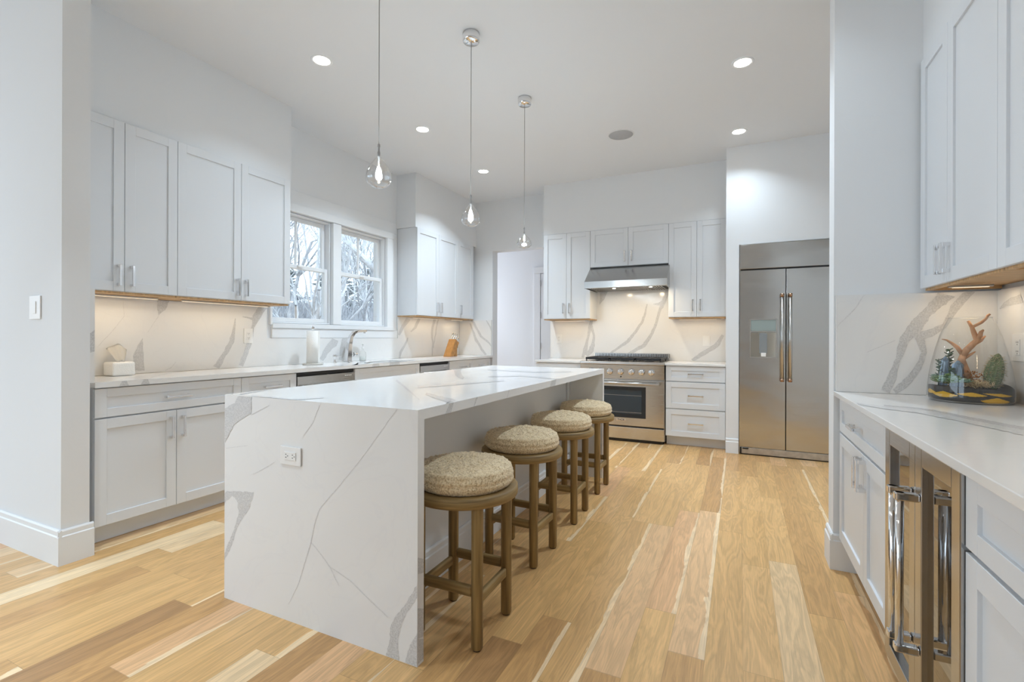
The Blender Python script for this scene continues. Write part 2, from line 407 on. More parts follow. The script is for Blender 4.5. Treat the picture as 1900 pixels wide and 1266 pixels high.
# bulkhead round the refrigerator
FY = 5.41
w = MB(); w.box(-.13, -.008, FY, YB, 0, ZC).box(-.008, 1.2, FY, YB, 2.126, ZC).box(1.085, 1.2, FY, YB, 0, 2.126)
w.struct('wall_refrigerator', M['wall'])
MB().box(1.2, 1.3, 3.06, YB+.15, 0, ZC).struct('wall_right_passage', M['wall'])
XRW = 1.07
MB().box(.433, 1.3, 2.92, 3.06, 0, ZC).struct('wall_right_return', M['wall'])
MB().box(XRW, XRW+.12, -4.1, 2.92, 0, ZC).struct('wall_right', M['wall'])
w = MB(); w.box(-6.6, -6.0, -4.1, -4, 0, ZC).box(-3.4, XRW, -4.1, -4, 0, ZC).box(-6.0, -3.4, -4.1, -4, 2.6, ZC).box(-6.0, -3.4, -4.1, -4, 0, .35)
w.struct('wall_rear', M['wall'])
w = MB(); w.box(-6.6, -6.5, .9, 1.36, 0, ZC).box(-6.6, -6.5, -4, -3.8, 0, ZC).box(-6.6, -6.5, -3.8, .9, 2.82, ZC).box(-6.6, -6.5, -3.8, .9, 0, .02)
w.struct('wall_side', M['wall'])
# dropped boxes over the wall cabinets
MB().box(XW, -3.45, 1.357, 2.887, 2.497, ZC).struct('ceiling_soffit_near', M['wall'])
MB().box(XW, -3.475, 4.655, YB, 2.487, ZC).struct('ceiling_soffit_far', M['wall'])
MB().box(-2.29, -.13, 5.77, YB, 2.492, ZC).struct('ceiling_soffit_range', M['wall'])
MB().box(.79, XRW, .3, 2.92, 2.492, ZC).struct('ceiling_soffit_right', M['wall'])
# hall behind the doorway
w = MB(); w.box(-4.8, -.9, 7.4, 7.5, 0, 2.8).box(-4.8, -4.7, YB+.15, 7.4, 0, 2.8).box(-1.0, -.9, YB+.15, 7.4, 0, 2.8)
w.struct('wall_hall', M['wall'])
MB().box(-4.8, -.9, YB+.15, 7.5, 2.75, 2.85).struct('ceiling_hall', M['ceiling'])
d = MB(); dx0, dx1 = -3.09, -2.975
d.box(dx0, dx1, 7.36, 7.399, 0, 2.235, .004).box(dx0, -2.0, 7.358, 7.399, 2.236, 2.34, .004)
dr = d.struct('door_1', M['trim'])
d = MB(); d.box(dx1+.008, -2.1, 7.365, 7.395, .01, 2.228, .003); d.struct('door_leaf', M['trim'], dr)
for z in (1.04, 1.55, 2.07):
    MB().box(dx1-.002, dx1+.012, 7.352, 7.364, z-.05, z+.05, .003).struct('hinge', M['hinge'], dr)

def base_prof(h=.18):
    return [(0, 0), (.016, 0), (.016, h-.035), (.011, h-.030), (.011, h-.008), (.006, h), (0, h)]
def baseboard(name, segs, h=.18):
    # segs: (axis the board runs along, lo, hi, face coordinate, outward sign)
    mb = MB()
    for ax, lo, hi, f, sg in segs:
        mb.prism([(f+sg*(d+.0005), z) for d, z in base_prof(h)], ax, lo, hi)
    return mb.struct(name, M['trim'])
baseboard('baseboard_left', [('x', -6.4, -3.124, 1.237, -1), ('y', 1.2215, 1.372, -3.14, 1)])
baseboard('baseboard_right', [('x', .418, .60, 2.92, -1), ('y', 2.9045, 3.075, .433, -1)])
baseboard('baseboard_back', [('x', -.129, -.009, FY, -1)], .15)
baseboard('baseboard_hall', [('x', -4.69, dx0-.002, 7.4, -1)], .16)

# ------------------------------------------------------------------ window
def yy(u, x=XW): return px(u, 560, X=x).y
wy1 = yy(715); mu0, mu1 = yy(614), yy(630); uw = wy1-mu1; wy0 = mu0-uw
zt, zb = WZ1-.03, 1.30
# casing: flat boards round the opening and a wide apron board under it
t = MB(); fx = XW
cy0, cy1 = wy0-.02, px(727.5, 500, X=XW).y; cyl = px(502, 610, X=XW).y
czt = px(727.5, 434, X=XW).z; czb = 1.283
t.box(fx-.10, fx+.028, wy1+.004, cy1, czb, czt-.001, .004).box(fx-.10, fx+.028, cyl, wy0-.004, czb, czt-.001, .004)
t.box(fx-.10, fx+.032, cyl, cy1+.006, zt+.004, czt, .004)
t.box(fx-.10, fx+.030, mu0+.004, mu1-.004, zb, zt, .004)
t.box(fx-.10, fx+.031, cyl, cy1+.004, czb-.03, zb-.004, .003)
t.struct('trim_1', M['trim'])
MB().box(fx+.001, fx+.022, cyl, 4.652, 1.1645, czb-.031, .0015).struct('trim_2', M['trim'])
MB().box(fx+.001, fx+.010, 2.90, 4.652, czt+.004, czt+.13, .003).struct('trim_3', M['trim'])
MB().box(fx+.001, fx+.010, cy1+.014, 4.652, czb-.03, czt+.002, .003).struct('trim_4', M['trim'])
def sash(root, y0, y1, z0, z1, xo, fr, muntin):
    m = MB(); x0, x1 = fx-xo-.03, fx-xo
    m.box(x0, x1, y0, y0+fr, z0, z1, .003).box(x0, x1, y1-fr, y1, z0, z1, .003)
    m.box(x0, x1, y0+fr, y1-fr, z0, z0+fr, .003).box(x0, x1, y0+fr, y1-fr, z1-fr, z1, .003)
    if muntin: m.box(x0+.006, x1-.004, (y0+y1)/2-.009, (y0+y1)/2+.009, z0+fr, z1-fr, .002)
    s = m.struct('sash', M['trim'], root)
    MB().box(x0+.013, x0+.017, y0+fr-.003, y1-fr+.003, z0+fr-.003, z1-fr+.003).struct('pane', M['glass'], s)
zm = 1.83
for k, (a, b) in enumerate(((wy0, mu0), (mu1, wy1))):
    wroot = bpy.data.objects.new(f'window_{k+1}', None); COL.objects.link(wroot); wroot.location = (fx-.12, (a+b)/2, zb); wroot['kind'] = 'structure'
    j = MB(); j.box(fx-.12, fx-.012, a+.001, a+.012, zb, zt, .002).box(fx-.12, fx-.012, b-.012, b-.001, zb, zt, .002)
    j.box(fx-.12, fx-.012, a+.012, b-.012, zt-.014, zt, .002).box(fx-.12, fx-.012, a+.012, b-.012, zb, zb+.012, .002)
    j.struct('window_frame', M['trim'], wroot)
    sash(wroot, a+.014, b-.014, zm-.005, zt-.016, .075, .036, True)
    sash(wroot, a+.014, b-.014, zb+.014, zm+.03, .035, .038, False)
    MB().box(fx-.034, fx-.014, (a+b)/2-.03, (a+b)/2+.03, zm+.005, zm+.027, .004).struct('sash_lock', M['white'], wroot)

# ------------------------------------------------------------------ cabinets
class Fr:
    def __init__(s, side, p): s.side, s.p = side, p
    def box(s, mb, s0, s1, d0, d1, z0, z1, bev=0, mi=0):
        if s.side == 'L': return mb.box(s.p+d0, s.p+d1, s0, s1, z0, z1, bev, mi)
        if s.side == 'B': return mb.box(s0, s1, s.p-d0, s.p-d1, z0, z1, bev, mi)
        return mb.box(s.p-d0, s.p-d1, s0, s1, z0, z1, bev, mi)
    def pt(s, a, d, z):
        return {'L': Vector((s.p+d, a, z)), 'B': Vector((a, s.p-d, z)), 'R': Vector((s.p-d, a, z))}[s.side]
def shaker(F, s0, s1, z0, z1, name, root, rail=.057, t=.02):
    m = MB(); g = .0015; s0 += g; s1 -= g; z0 += g; z1 -= g; r2 = min(rail, (z1-z0)*.3)
    F.box(m, s0, s0+rail, .001, t, z0, z1, .0012); F.box(m, s1-rail, s1, .001, t, z0, z1, .0012)
    F.box(m, s0+rail, s1-rail, .001, t, z0, z0+r2, .0012); F.box(m, s0+rail, s1-rail, .001, t, z1-r2, z1, .0012)
    F.box(m, s0+rail-.003, s1-rail+.003, .002, t-.009, z0+r2-.003, z1-r2+.003)
    return m.part(name, M['cab'], root)
def pull(F, parent, a, z, ln, vert, d=.02):
    m = MB(); h = ln/2; w = .006
    if vert:
        for q in (z-h+.008, z+h-.008): F.box(m, a-.008, a+.008, d+.0003, d+.026, q-.008, q+.008, .001)
        F.box(m, a-w, a+w, d+.022, d+.034, z-h, z+h, .0015)
    else:
        for q in (a-h+.008, a+h-.008): F.box(m, q-.008, q+.008, d+.0003, d+.026, z-.008, z+.008, .001)
        F.box(m, a-h, a+h, d+.022, d+.034, z-w, z+w, .0015)
    return m.part('handle', M['chrome'], parent, 'chrome bar pull')
def cabinet(F, name, label, cat, s0, s1, depth, z0, z1, fronts, toe=0, group=None, wood_bottom=False, toe_d=.07):
    r = thing(name, label, cat, F.pt((s0+s1)/2, -depth/2, z0 if not toe else 0), group)
    m = MB(); F.box(m, s0+.001, s1-.001, -depth, 0, z0, z1, .001); m.part('carcass', M['cab'], r)
    if toe:
        m = MB(); F.box(m, s0+.001, s1-.001, -depth, -toe_d, .001, z0-.001); m.part('toe_kick', M['cab'], r)
    if wood_bottom:
        m = MB(); F.box(m, s0+.002, s1-.002, -depth+.001, .0, z0-.012, z0-.0005); m.part('bottom_panel', M['underwood'], r, 'bare maple underside')
    for kind, a, b, za, zb_, hd in fronts:
        f = shaker(F, a, b, za, zb_, kind, r)
        if hd:
            hs, hz, ln, vert = hd; pull(F, f, hs, hz, ln, vert)
    return r

# --- window wall, base units
FL = Fr('L', -3.23); DL = .525
def by(u): return px(u, 700, X=-3.21).y
b0, b1, b2, b3, b4, b5, b6 = 1.408, by(448), by(550), by(658.5), by(778.6), by(834), 6.06
bs = by(328)
zt_ = ZL-.032; dz = .715
cabinet(FL, 'base_cabinet', 'white shaker base cabinet with one wide drawer over two doors, next to the wall end', 'cabinet', b0, b1, DL, .11, zt_,
        [('drawer', b0, b1, dz+.003, zt_-.004, ((b0+b1)/2, .80, .15, False)),
         ('door', b0, bs, .113, dz-.003, (bs-.035, .607, .135, True)), ('door', bs, b1, .113, dz-.003, (bs+.035, .607, .135, True))], toe=1)
cabinet(FL, 'base_cabinet', 'narrow white shaker cabinet with one drawer, between wide-drawer cabinet and first dishwasher', 'cabinet', b1, b2, DL, .11, zt_,
        [('drawer', b1, b2, dz+.003, zt_-.004, ((b1+b2)/2+.01, .80, .15, False)), ('door', b1, b2, .113, dz-.003, (b1+.04, .607, .135, True))], toe=1)
cabinet(FL, 'sink_cabinet', 'white sink base cabinet with plain false front below the chrome faucet', 'cabinet', b3, b4, DL, .11, zt_-.262,
        [('door', b3, (b3+b4)/2, .113, zt_-.266, ((b3+b4)/2-.04, .52, .135, True)), ('door', (b3+b4)/2, b4, .113, zt_-.266, ((b3+b4)/2+.04, .52, .135, True))], toe=1)
fr_root = [o for o in COL.objects if o.name.startswith('sink_cabinet')][0]
shaker(FL, b3, b4, dz+.003, zt_-.004, 'false_front', fr_root)
m = MB(); FL.box(m, b3+.002, b4-.002, -.02, 0, zt_-.26, zt_); m.part('front_rail', M['cab'], fr_root)
cabinet(FL, 'base_cabinet', 'white shaker cabinet with one drawer below the knife block, at the doorway corner', 'cabinet', b5, b6, DL, .11, zt_,
        [('drawer', b5, b5+.56, dz+.003, zt_-.004, (b5+.30, .80, .15, False)), ('drawer', b5+.56, b6, dz+.003, zt_-.004, (b5+.78, .80, .12, False)),
         ('door', b5, b5+.56, .113, dz-.003, (b5+.05, .607, .135, True)), ('door', b5+.56, b6, .113, dz-.003, (b6-.05, .607, .135, True))], toe=1)
def dishwasher(y0, y1, label):
    r = thing('dishwasher', label, 'dishwasher', (-3.5, (y0+y1)/2, 0))
    m = MB(); FL.box(m, y0+.004, y1-.004, -DL, -.005, .02, zt_-.03); m.part('tub', M['black'], r)
    m = MB(); FL.box(m, y0+.004, y1-.004, -.30, .004, zt_-.028, zt_-.004, .001); m.part('top_strip', M['black'], r, 'black control strip')
    m = MB(); FL.box(m, y0+.008, y1-.008, 0, .026, .12, zt_-.034, .003); dr_ = m.part('door', M['steel'], r)
    m = MB()
    for k in range(4): FL.box(m, y1-.13+k*.022, y1-.115+k*.022, .0262, .0268, zt_-.060, zt_-.053)
    m.part('badge', M['white'], dr_)
    m = MB(); zz = zt_-.115
    for q in (y0+.06, y1-.06): FL.box(m, q-.012, q+.012, .0263, .055, zz-.010, zz+.010, .002)
    p0, p1 = FL.pt(y0+.03, .062, zz), FL.pt(y1-.03, .062, zz); m.tube([p0, p1], .013, 14); m.part('handle', M['steel'], dr_)
    m = MB(); FL.box(m, y0+.004, y1-.004, -.09, -.07, .001, .115); m.part('toe_kick', M['black'], r)
dishwasher(b2, b3, 'stainless dishwasher with bar handle, between narrow drawer cabinet and sink cabinet')
dishwasher(b4, b5, 'second stainless dishwasher, between sink cabinet and the cabinet below the knife block')

# --- window wall, worktop with sink cut-out, splashbacks
sy0, sy1, sx0, sx1 = 3.62, 4.30, -3.56, -3.262
c0, c1, cxf = 1.402, YB-.003, -3.19
m = MB(); z0, z1 = ZL-.03, ZL
m.box(XW+.003, sx0, c0, c1, z0, z1).box(sx1, cxf, c0, c1, z0, z1).box(sx0, sx1, c0, sy0, z0, z1).box(sx0, sx1, sy1, c1, z0, z1)
pf = ('X', cxf, 1)
for a, b in ((221, 239), (261, 278), (690, 704), (722, 742)):
    ya, yb = px(a, 700, X=cxf).y, px(b, 700, X=cxf).y
    m.bm.faces.new([m.bm.verts.new(p) for p in ((cxf+.0006, ya, z0), (cxf+.0006, yb, z0), (cxf+.0006, yb-.01, z1), (cxf+.0006, ya+.015, z1))]).material_index = 1
pt = ('Z', ZL, 1); cl = clamp_box(XW+.03, cxf, c0, c1)
for pts in ([(230, 706, 8), (300, 694, 6), (330, 688, 4)], [(545, 690, 4), (600, 682, 3), (690, 670, 3)], [(690, 678, 5), (640, 672, 4)], [(735, 675, 6), (800, 668, 5), (860, 661, 3)], [(270, 704, 6), (285, 698, 4)]):
    vein_line(m, pt, pts, 2, clampf=cl)
m.solo('countertop', SLAB, 'white quartz worktop with grey veins along the window wall, sink let into it', 'countertop', (XW+.3, 3.7, ZL))
xs = XW+.02
m = MB(); m.box(XW+.003, xs, 1.382, 2.884, ZL+.001, 1.433).box(XW+.003, xs, 2.884, 4.664, ZL+.001, 1.163).box(XW+.003, xs, 4.664, YB-.003, ZL+.001, 1.423)
pl = ('X', xs, 1); cl = clamp_box(y0=1.384, y1=YB-.005, z0=ZL+.002, z1=1.43)
vein_poly(m, pl, [(291, 551), (315, 551), (312, 562), (307, 575), (294, 586), (292, 575)], clampf=cl)
vein_line(m, pl, [(294, 587, 1.5), (284, 602, 1), (274, 617, .8)], 2, clampf=cl)
vein_poly(m, pl, [(265, 627), (265, 644), (268, 688), (248, 688), (247, 661), (255, 642)], clampf=cl)
vein_line(m, pl, [(437, 591, 1.5), (434, 610, 5), (430, 634, 10), (416, 659, 8), (401, 683, 12)], clampf=cl)
vein_line(m, pl, [(489, 566, 16), (476, 589, 15), (469, 608, 5), (465, 628, 8), (461, 642, 9), (447, 679, 9)], clampf=cl)
vein_line(m, pl, [(450, 588, 1.2), (462, 590, 3), (472, 593, 6)], clampf=cl)
vein_line(m, pl, [(229, 560, 1), (230, 587, 1), (208, 615, 1), (181, 644, 1)], 2, clampf=cl)
vein_line(m, pl, [(326, 672, 1), (318, 682, 1.5), (306, 688, 1)], 2, clampf=cl)
c2 = clamp_box(y0=2.9, y1=4.66, z0=ZL+.002, z1=1.162)
vein_line(m, pl, [(622, 630, 13), (618, 638, 14), (608, 648, 12), (596, 668, 8)], clampf=c2)
vein_line(m, pl, [(641, 628, 12), (637, 645, 10), (631, 668, 6)], clampf=c2)
c3 = clamp_box(y0=4.668, y1=YB-.006, z0=ZL+.002, z1=1.421)
for pts in ([(758, 591, 8), (748, 606, 7), (740, 622, 4)], [(778, 591, 5), (770, 608, 5), (762, 616, 2)], [(757, 627, 2), (752, 638, 4), (743, 654, 4), (741, 665, 3)],
            [(806, 592, 5), (801, 614, 4), (803, 640, 3), (802, 660, 2)], [(813, 592, 2), (807, 626, 2), (804, 646, 1)]):
    vein_line(m, pl, pts, clampf=c3)
m.solo('backsplash', SLAB, 'white quartz splashback with grey veins on the window wall, lit warm under the wall cabinets', 'backsplash', (XW, 3.7, ZL))
m = MB(); m.box(XW+.024, -3.19, 1.359, 1.379, ZL-.03, 1.433)
m.box(-3.205, -3.19, 1.379, 1.40, ZL+.001, 1.433)
m.bm.faces.new([m.bm.verts.new(p) for p in ((-3.1894, 1.36, 1.08), (-3.1894, 1.399, 1.09), (-3.1894, 1.399, 1.21), (-3.1894, 1.38, 1.19), (-3.1894, 1.36, 1.215))]).material_index = 1
m.solo('side_splash', SLAB, 'upright quartz end panel closing the worktop at the wall end', 'backsplash', (-3.3, 1.37, ZL))
m = MB(); yb_ = YB-.02; m.box(xs+.002, OX0-.01, yb_, YB-.003, ZL+.001, 1.423)
pb = ('Y', yb_, -1); cb = clamp_box(x0=xs+.004, x1=OX0-.012, z0=ZL+.002, z1=1.421)
for pts in ([(876, 594, 4), (892, 624, 4), (914, 642, 3)], [(872, 600, 2), (884, 632, 5), (901, 659, 4)], [(902, 594, 2), (914, 614, 3)]): vein_line(m, pb, pts, clampf=cb)
m.solo('backsplash', SLAB, 'short veined quartz splashback between the knife block corner and the doorway', 'backsplash', (-3.4, YB, ZL))

# --- window wall, wall units
def uy(u, x): return px(u, 500, X=x).y
FU = Fr('L', -3.45); UD = .305; za, zz = 1.448, 2.494
u0, u1, u2, u3, u4 = 1.362, uy(231.3, -3.43), uy(329.5, -3.43), uy(447.7, -3.43), uy(538.8, -3.43)
cabinet(FU, 'wall_cabinet', 'pale grey two-door wall cabinet over the tissue box, beside the wall end', 'cabinet', u0, u2, UD, za, zz,
        [('door', u0, u1, za+.002, zz, (u1-.035, 1.547, .13, True)), ('door', u1, u2, za+.002, zz, (u1+.035, 1.547, .13, True))], wood_bottom=True)
cabinet(FU, 'wall_cabinet', 'pale grey two-door wall cabinet directly before the window', 'cabinet', u2, u4, UD, za, zz,
        [('door', u2, u3, za+.002, zz, (u3-.035, 1.547, .13, True)), ('door', u3, u4, za+.002, zz, (u3+.035, 1.547, .13, True))], wood_bottom=True)
FU2 = Fr('L', -3.48); za2, zz2 = 1.437, 2.484
v0, v1, v2, v3 = 4.672, uy(814.3, -3.46), uy(850.3, -3.46), uy(877.5, -3.46)
cabinet(FU2, 'wall_cabinet', 'pale grey two-door wall cabinet just past the window, its side lit by it', 'cabinet', v0, v2, .275, za2, zz2,
        [('door', v0, v1, za2+.002, zz2, (v1-.04, 1.55, .13, True)), ('door', v1, v2, za2+.002, zz2, (v1+.04, 1.55, .13, True))], wood_bottom=True)
cabinet(FU2, 'wall_cabinet', 'narrow pale grey single-door wall cabinet above the knife block', 'cabinet', v2, YB-.06, .275, za2, zz2,
        [('door', v2, v3, za2+.002, zz2, (v2+.05, 1.55, .13, True))], wood_bottom=True)

# --- range wall, base
FB = Fr('B', 5.495); DB = .58
rx0, rx1 = -1.687, -.742
x_l = px(992.6, 669, Y=5.46).x
zb1 = ZB-.026
cabinet(FB, 'base_cabinet', 'white base cabinet between the doorway and the range, mostly behind the island', 'cabinet', x_l+.01, rx0-.004, DB, .105, zb1,
        [('drawer', x_l+.01, rx0-.004, .70, zb1-.004, ((x_l+rx0)/2, .79, .15, False)), ('door', x_l+.01, rx0-.004, .108, .695, (rx0-.06, .6, .13, True))], toe=1)
d0, d1 = px(1235, 750, Y=5.475).x, -.133
cabinet(FB, 'drawer_cabinet', 'white three-drawer base cabinet between the range and the refrigerator pillar', 'cabinet', d0, d1, DB, .105, zb1,
        [('drawer', d0, d1, .706, zb1-.003, ((d0+d1)/2+.01, .79, .155, False)), ('drawer', d0, d1, .410, .700, ((d0+d1)/2+.01, .555, .155, False)),
         ('drawer', d0, d1, .108, .404, ((d0+d1)/2+.01, .256, .155, False))], toe=1)
m = MB(); m.box(x_l, rx0-.003, 5.455, YB-.003, ZB-.024, ZB, .002)
m.solo('countertop', SLAB, 'short white quartz worktop between the doorway and the range', 'countertop', (-2, 5.8, ZB))
m = MB(); m.box(rx1+.003, -.133, 5.455, YB-.003, ZB-.024, ZB, .002)
m.solo('countertop', SLAB, 'short white quartz worktop over the three-drawer cabinet', 'countertop', (-.4, 5.8, ZB))
m = MB(); m.box(-2.315+.005, -.133, yb_, YB-.003, ZB+.001, 2.03)
cb = clamp_box(x0=-2.30, x1=-.135, z0=ZB+.002, z1=2.02)
vein_poly(m, pb, [(1113, 541), (1128, 541), (1121, 556), (1112.5, 566)], clampf=cb, jit=.4)
for pts in ([(1200.5, 564.5, 2), (1197, 582.5, 4), (1191.4, 597.7, 5), (1180, 614.7, 5), (1164.8, 633.7, 6), (1140, 650.7, 4), (1126, 660, 3)],
            [(1240, 538, 8), (1236.8, 546.5, 8), (1229, 565.5, 8), (1223.6, 577, 5), (1218, 599.6, 5), (1208.4, 622, 6), (1195, 641, 7), (1174, 652.6, 6), (1155, 664, 4)],
            [(1212, 564.5, 1), (1221.7, 564.5, 5), (1230, 560, 4)], [(1098.5, 592, 4), (1095.7, 605, 7), (1091, 626, 4), (1086, 649, 8), (1081, 664, 4)],
            [(1097, 605, 5), (1102, 622, 4), (1101, 636, 6), (1097, 650, 10), (1088, 660, 6)], [(1341, 622, 5), (1339, 626, 6), (1329.7, 641, 9), (1310.7, 652.6, 9), (1284, 669, 6)]):
    vein_line(m, pb, pts, clampf=cb, jit=.3, step=4)
m.solo('backsplash', SLAB, 'white quartz splashback with sweeping grey veins behind the range', 'backsplash', (-1.2, YB, ZB))

# --- range wall, wall units
FBU = Fr('B', 5.78); BU = .31; zlo, zhi, zmid = 1.412, 2.49, 2.037
def bx(u): return px(u, 500, Y=5.76).x
cl0, cs, cr = bx(1008.5), bx(1051), bx(1095.2); ms, mr = bx(1165.4), bx(1240.3); ss = bx(1292.8)
cabinet(FBU, 'wall_cabinet', 'pale grey two-door wall cabinet between the doorway and the hood', 'cabinet', cl0, cr, BU, zlo, zhi,
        [('door', cl0, cs, zlo+.002, zhi, (cs-.04, 1.545, .13, True)), ('door', cs, cr, zlo+.002, zhi, (cs+.04, 1.545, .13, True))], wood_bottom=True)
cabinet(FBU, 'wall_cabinet', 'short pale grey two-door wall cabinet directly over the hood', 'cabinet', cr, mr, BU, zmid, zhi,
        [('door', cr, ms, zmid+.002, zhi, (ms-.04, 2.15, .13, True)), ('door', ms, mr, zmid+.002, zhi, (ms+.04, 2.15, .13, True))])
cabinet(FBU, 'wall_cabinet', 'pale grey two-door wall cabinet between the hood and the refrigerator pillar', 'cabinet', mr, -.133, BU, zlo, zhi,
        [('door', mr, ss, zlo+.002, zhi, (ss-.04, 1.545, .13, True)), ('door', ss, -.133, zlo+.002, zhi, (ss+.04, 1.545, .13, True))], wood_bottom=True)

# --- hood
def hood():
    r = thing('range_hood', 'stainless under-cabinet hood with sloped front above the range', 'range hood', (-1.2, 5.8, 1.76))
    hx0, hx1, yf = -1.672, -.728, 5.53
    m = MB(); m.prism([(YB-.025, 1.79), (YB-.025, zmid-.016), (5.765, zmid-.016), (yf, 1.838), (yf, 1.762), (yf+.015, 1.757), (yf+.015, 1.79)], 'x', hx0, hx1)
    # side skirts hide the filter recess
    m.box(hx0, hx0+.012, yf+.016, YB-.026, 1.757, 1.789).box(hx1-.012, hx1, yf+.016, YB-.026, 1.757, 1.789)
    m.part('shell', M['hoodsteel'], r)
    m = MB(); n = 30; a0, a1 = hx0+.05, hx1-.05
    for k in range(n):
        x = a0+(a1-a0)*k/n; m.box(x, x+(a1-a0)/n*.45, yf+.04, YB-.08, 1.757, 1.774)
    m.box(hx0+.03, hx1-.03, yf+.018, yf+.038, 1.760, 1.782).box(hx0+.03, hx1-.03, YB-.078, YB-.05, 1.760, 1.782)
    m.part('baffle_filter', M['steel'], r)
    m = MB(); m.box(hx0+.03, hx1-.03, yf+.04, YB-.08, 1.7765, 1.786); m.part('recess_shade', M['black'], r)  # black plate stands in for the shade behind the baffle slats
    for x in (-1.34, -.92):
        m = MB(); m.lathe(x, yf+.10, [(0, 1.7552), (.014, 1.7552), (.018, 1.7565), (.018, 1.7569)], 20); m.part('hood_light', M['hoodlamp'], r)
    for x in (-1.34, -.92): area('hood_glow', (x, yf+.10, 1.7545), (0, 0, 0), .04, .04, 2.1, (1, .78, .5), r)
hood()

# --- range
def gas_range():
    r = thing('gas_range', 'stainless gas range with black grates and a windowed oven, below the hood', 'range', (-1.215, 5.75, 0))
    yf = 5.47
    m = MB(); m.box(rx0, rx1, yf+.03, YB-.03, .03, .868); m.part('body', M['steel'], r)
    m = MB(); m.box(rx0-.001, rx1+.001, yf-.045, YB-.03, .872, .905, .006); m.part('cooktop', M['steel'], r)
    m = MB(); m.prism([(yf+.03, .715), (yf-.02, .715), (yf-.035, .868), (yf+.03, .868)], 'x', rx0, rx1); cp = m.part('control_panel', M['steel'], r)
    for u in (1132, 1152, 1172, 1190.6, 1208.8):
        x = px(u, 690, Y=yf-.03).x; z = .792
        kn = MB(); y0 = yf-.0285
        kn.lathe(x, z, [(.036, y0+.001), (.036, y0-.006), (.030, y0-.009), (.030, y0-.034), (.026, y0-.038), (0, y0-.038)], 24, axis='y')
        kn.box(x-.004, x+.004, y0-.047, y0-.036, z-.027, z+.027, .001)
        kn.part('knob', M['chrome'], r)
    for x in (-1.45, -1.56):
        kn = MB(); y0 = yf-.0285; z = .792
        kn.lathe(x, z, [(.036, y0+.001), (.036, y0-.006), (.030, y0-.009), (.030, y0-.034), (.026, y0-.038), (0, y0-.038)], 24, axis='y')
        kn.part('knob', M['chrome'], r)
    m = MB(); m.lathe(px(1152, 703, Y=yf-.02).x, .735, [(0, yf-.026), (.008, yf-.026), (.008, yf-.0215)], 12, axis='y'); m.part('indicator', M['black'], r)
    wx0, wx1, wz0, wz1 = -1.475, px(1198, 750, Y=yf-.02).x, .275, .625
    m = MB(); m.box(rx0+.003, rx1-.003, yf-.015, yf+.028, .185, .700, .004); dr_ = m.part('oven_door', M['steel'], r)
    m = MB(); m.box(wx0, wx1, yf-.0185, yf-.0155, wz0, wz1, .001); wn = m.part('window', M['darkglass'], dr_)
    m = MB(); g = .045
    m.box(wx0+g, wx1-g, yf-.0192, yf-.0188, wz0+g, wz1-.04); m.part('inner_glass', mat('oven_inner', (.035, .05, .065), .08), dr_)
    m = MB(); m.box(wx0+g, wx1-g, yf-.0198, yf-.0194, wz0+.25, wz0+.253).box(wx0+g, wx1-g, yf-.0198, yf-.0194, wz0+.06, wz0+.063); m.part('oven_rack', M['nickel'], dr_)
    m = MB(); hz = .665
    for x in (rx0+.07, rx1-.07): m.box(x-.016, x+.016, yf-.065, yf-.0155, hz-.018, hz+.018, .006)
    m.tube([(rx0+.05, yf-.07, hz), (rx1-.05, yf-.07, hz)], .016, 16); m.part('handle', M['nickel'], dr_)
    m = MB(); lx = (rx0+rx1)/2; m.box(lx-.052, lx+.052, yf-.0165, yf-.0155, .232, .262); lp = m.part('logo_plate', M['chrome'], dr_)
    cu = bpy.data.curves.new('logo', 'FONT'); cu.body = 'THOR'; cu.size = .030; cu.extrude = .0004; cu.align_x = 'CENTER'; cu.align_y = 'CENTER'
    tmp = bpy.data.objects.new('logo', cu); COL.objects.link(tmp)
    me = bpy.data.meshes.new_from_object(tmp.evaluated_get(bpy.context.evaluated_depsgraph_get())); bpy.data.objects.remove(tmp)
    me.transform(Matrix.Translation(Vector((lx, yf-.0172, .247))-root_loc(r)) @ Matrix.Rotation(PI/2, 4, 'X')); me.materials.clear(); me.materials.append(M['black'])
    lo = bpy.data.objects.new('logo', me); COL.objects.link(lo); lo.parent = lp; 
    m = MB(); m.box(rx0+.003, rx1-.003, yf-.008, yf+.028, .035, .168, .004); m.part('kick_panel', M['steel'], r)
    m = MB(); m.box(rx0+.01, rx1-.01, yf+.01, yf+.029, .169, .184).box(rx0+.02, rx1-.02, yf+.02, yf+.1, .0, .029); m.part('shadow_gap', M['black'], r)
    gw = (rx1-rx0-.08)/3; y0, y1 = yf+.03, YB-.16
    for k in range(3):
        a = rx0+.04+gw*k+.004; b = a+gw-.008; m = MB(); t = .014; zt0, zt1 = .922, .948
        for x in (a, (a+b)/2-t/2, b-t): m.box(x, x+t, y0, y1, zt0, zt1, .003)
        for q in range(5):
            y = y0+(y1-y0-t)*q/4; m.box(a, b, y, y+t, zt0, zt1-.002, .003)
        for x in (a+.004, b-t): 
            for y in (y0+.004, y1-t): m.box(x, x+.01, y, y+.01, .9055, zt0+.002)
        m.part('grate', M['iron'], r)
        for y in (y0+.13, y1-.13):
            m = MB(); m.lathe((a+b)/2, y, [(.055, .9055), (.055, .912), (.036, .914), (.036, .9205), (0, .9205)], 24); m.part('burner', M['iron'], r)
    # slotted vent rail across the back
    m = MB(); n = 46; yv0, yv1 = YB-.12, YB-.035; m.box(rx0+.02, rx1-.02, yv0, yv1, .9055, .935, .002); m.box(rx0+.02, rx1-.02, yv1-.006, yv1, .935, .985)
    for k in range(n):
        x = rx0+.02+(rx1-rx0-.04)*k/n; m.box(x, x+.011, yv0, yv1-.006, .935, .981)
    m.box(rx0+.02, rx1-.02, yv0, yv1-.006, .981, .985)
    m.part('vent_rail', M['steel'], r)
gas_range()

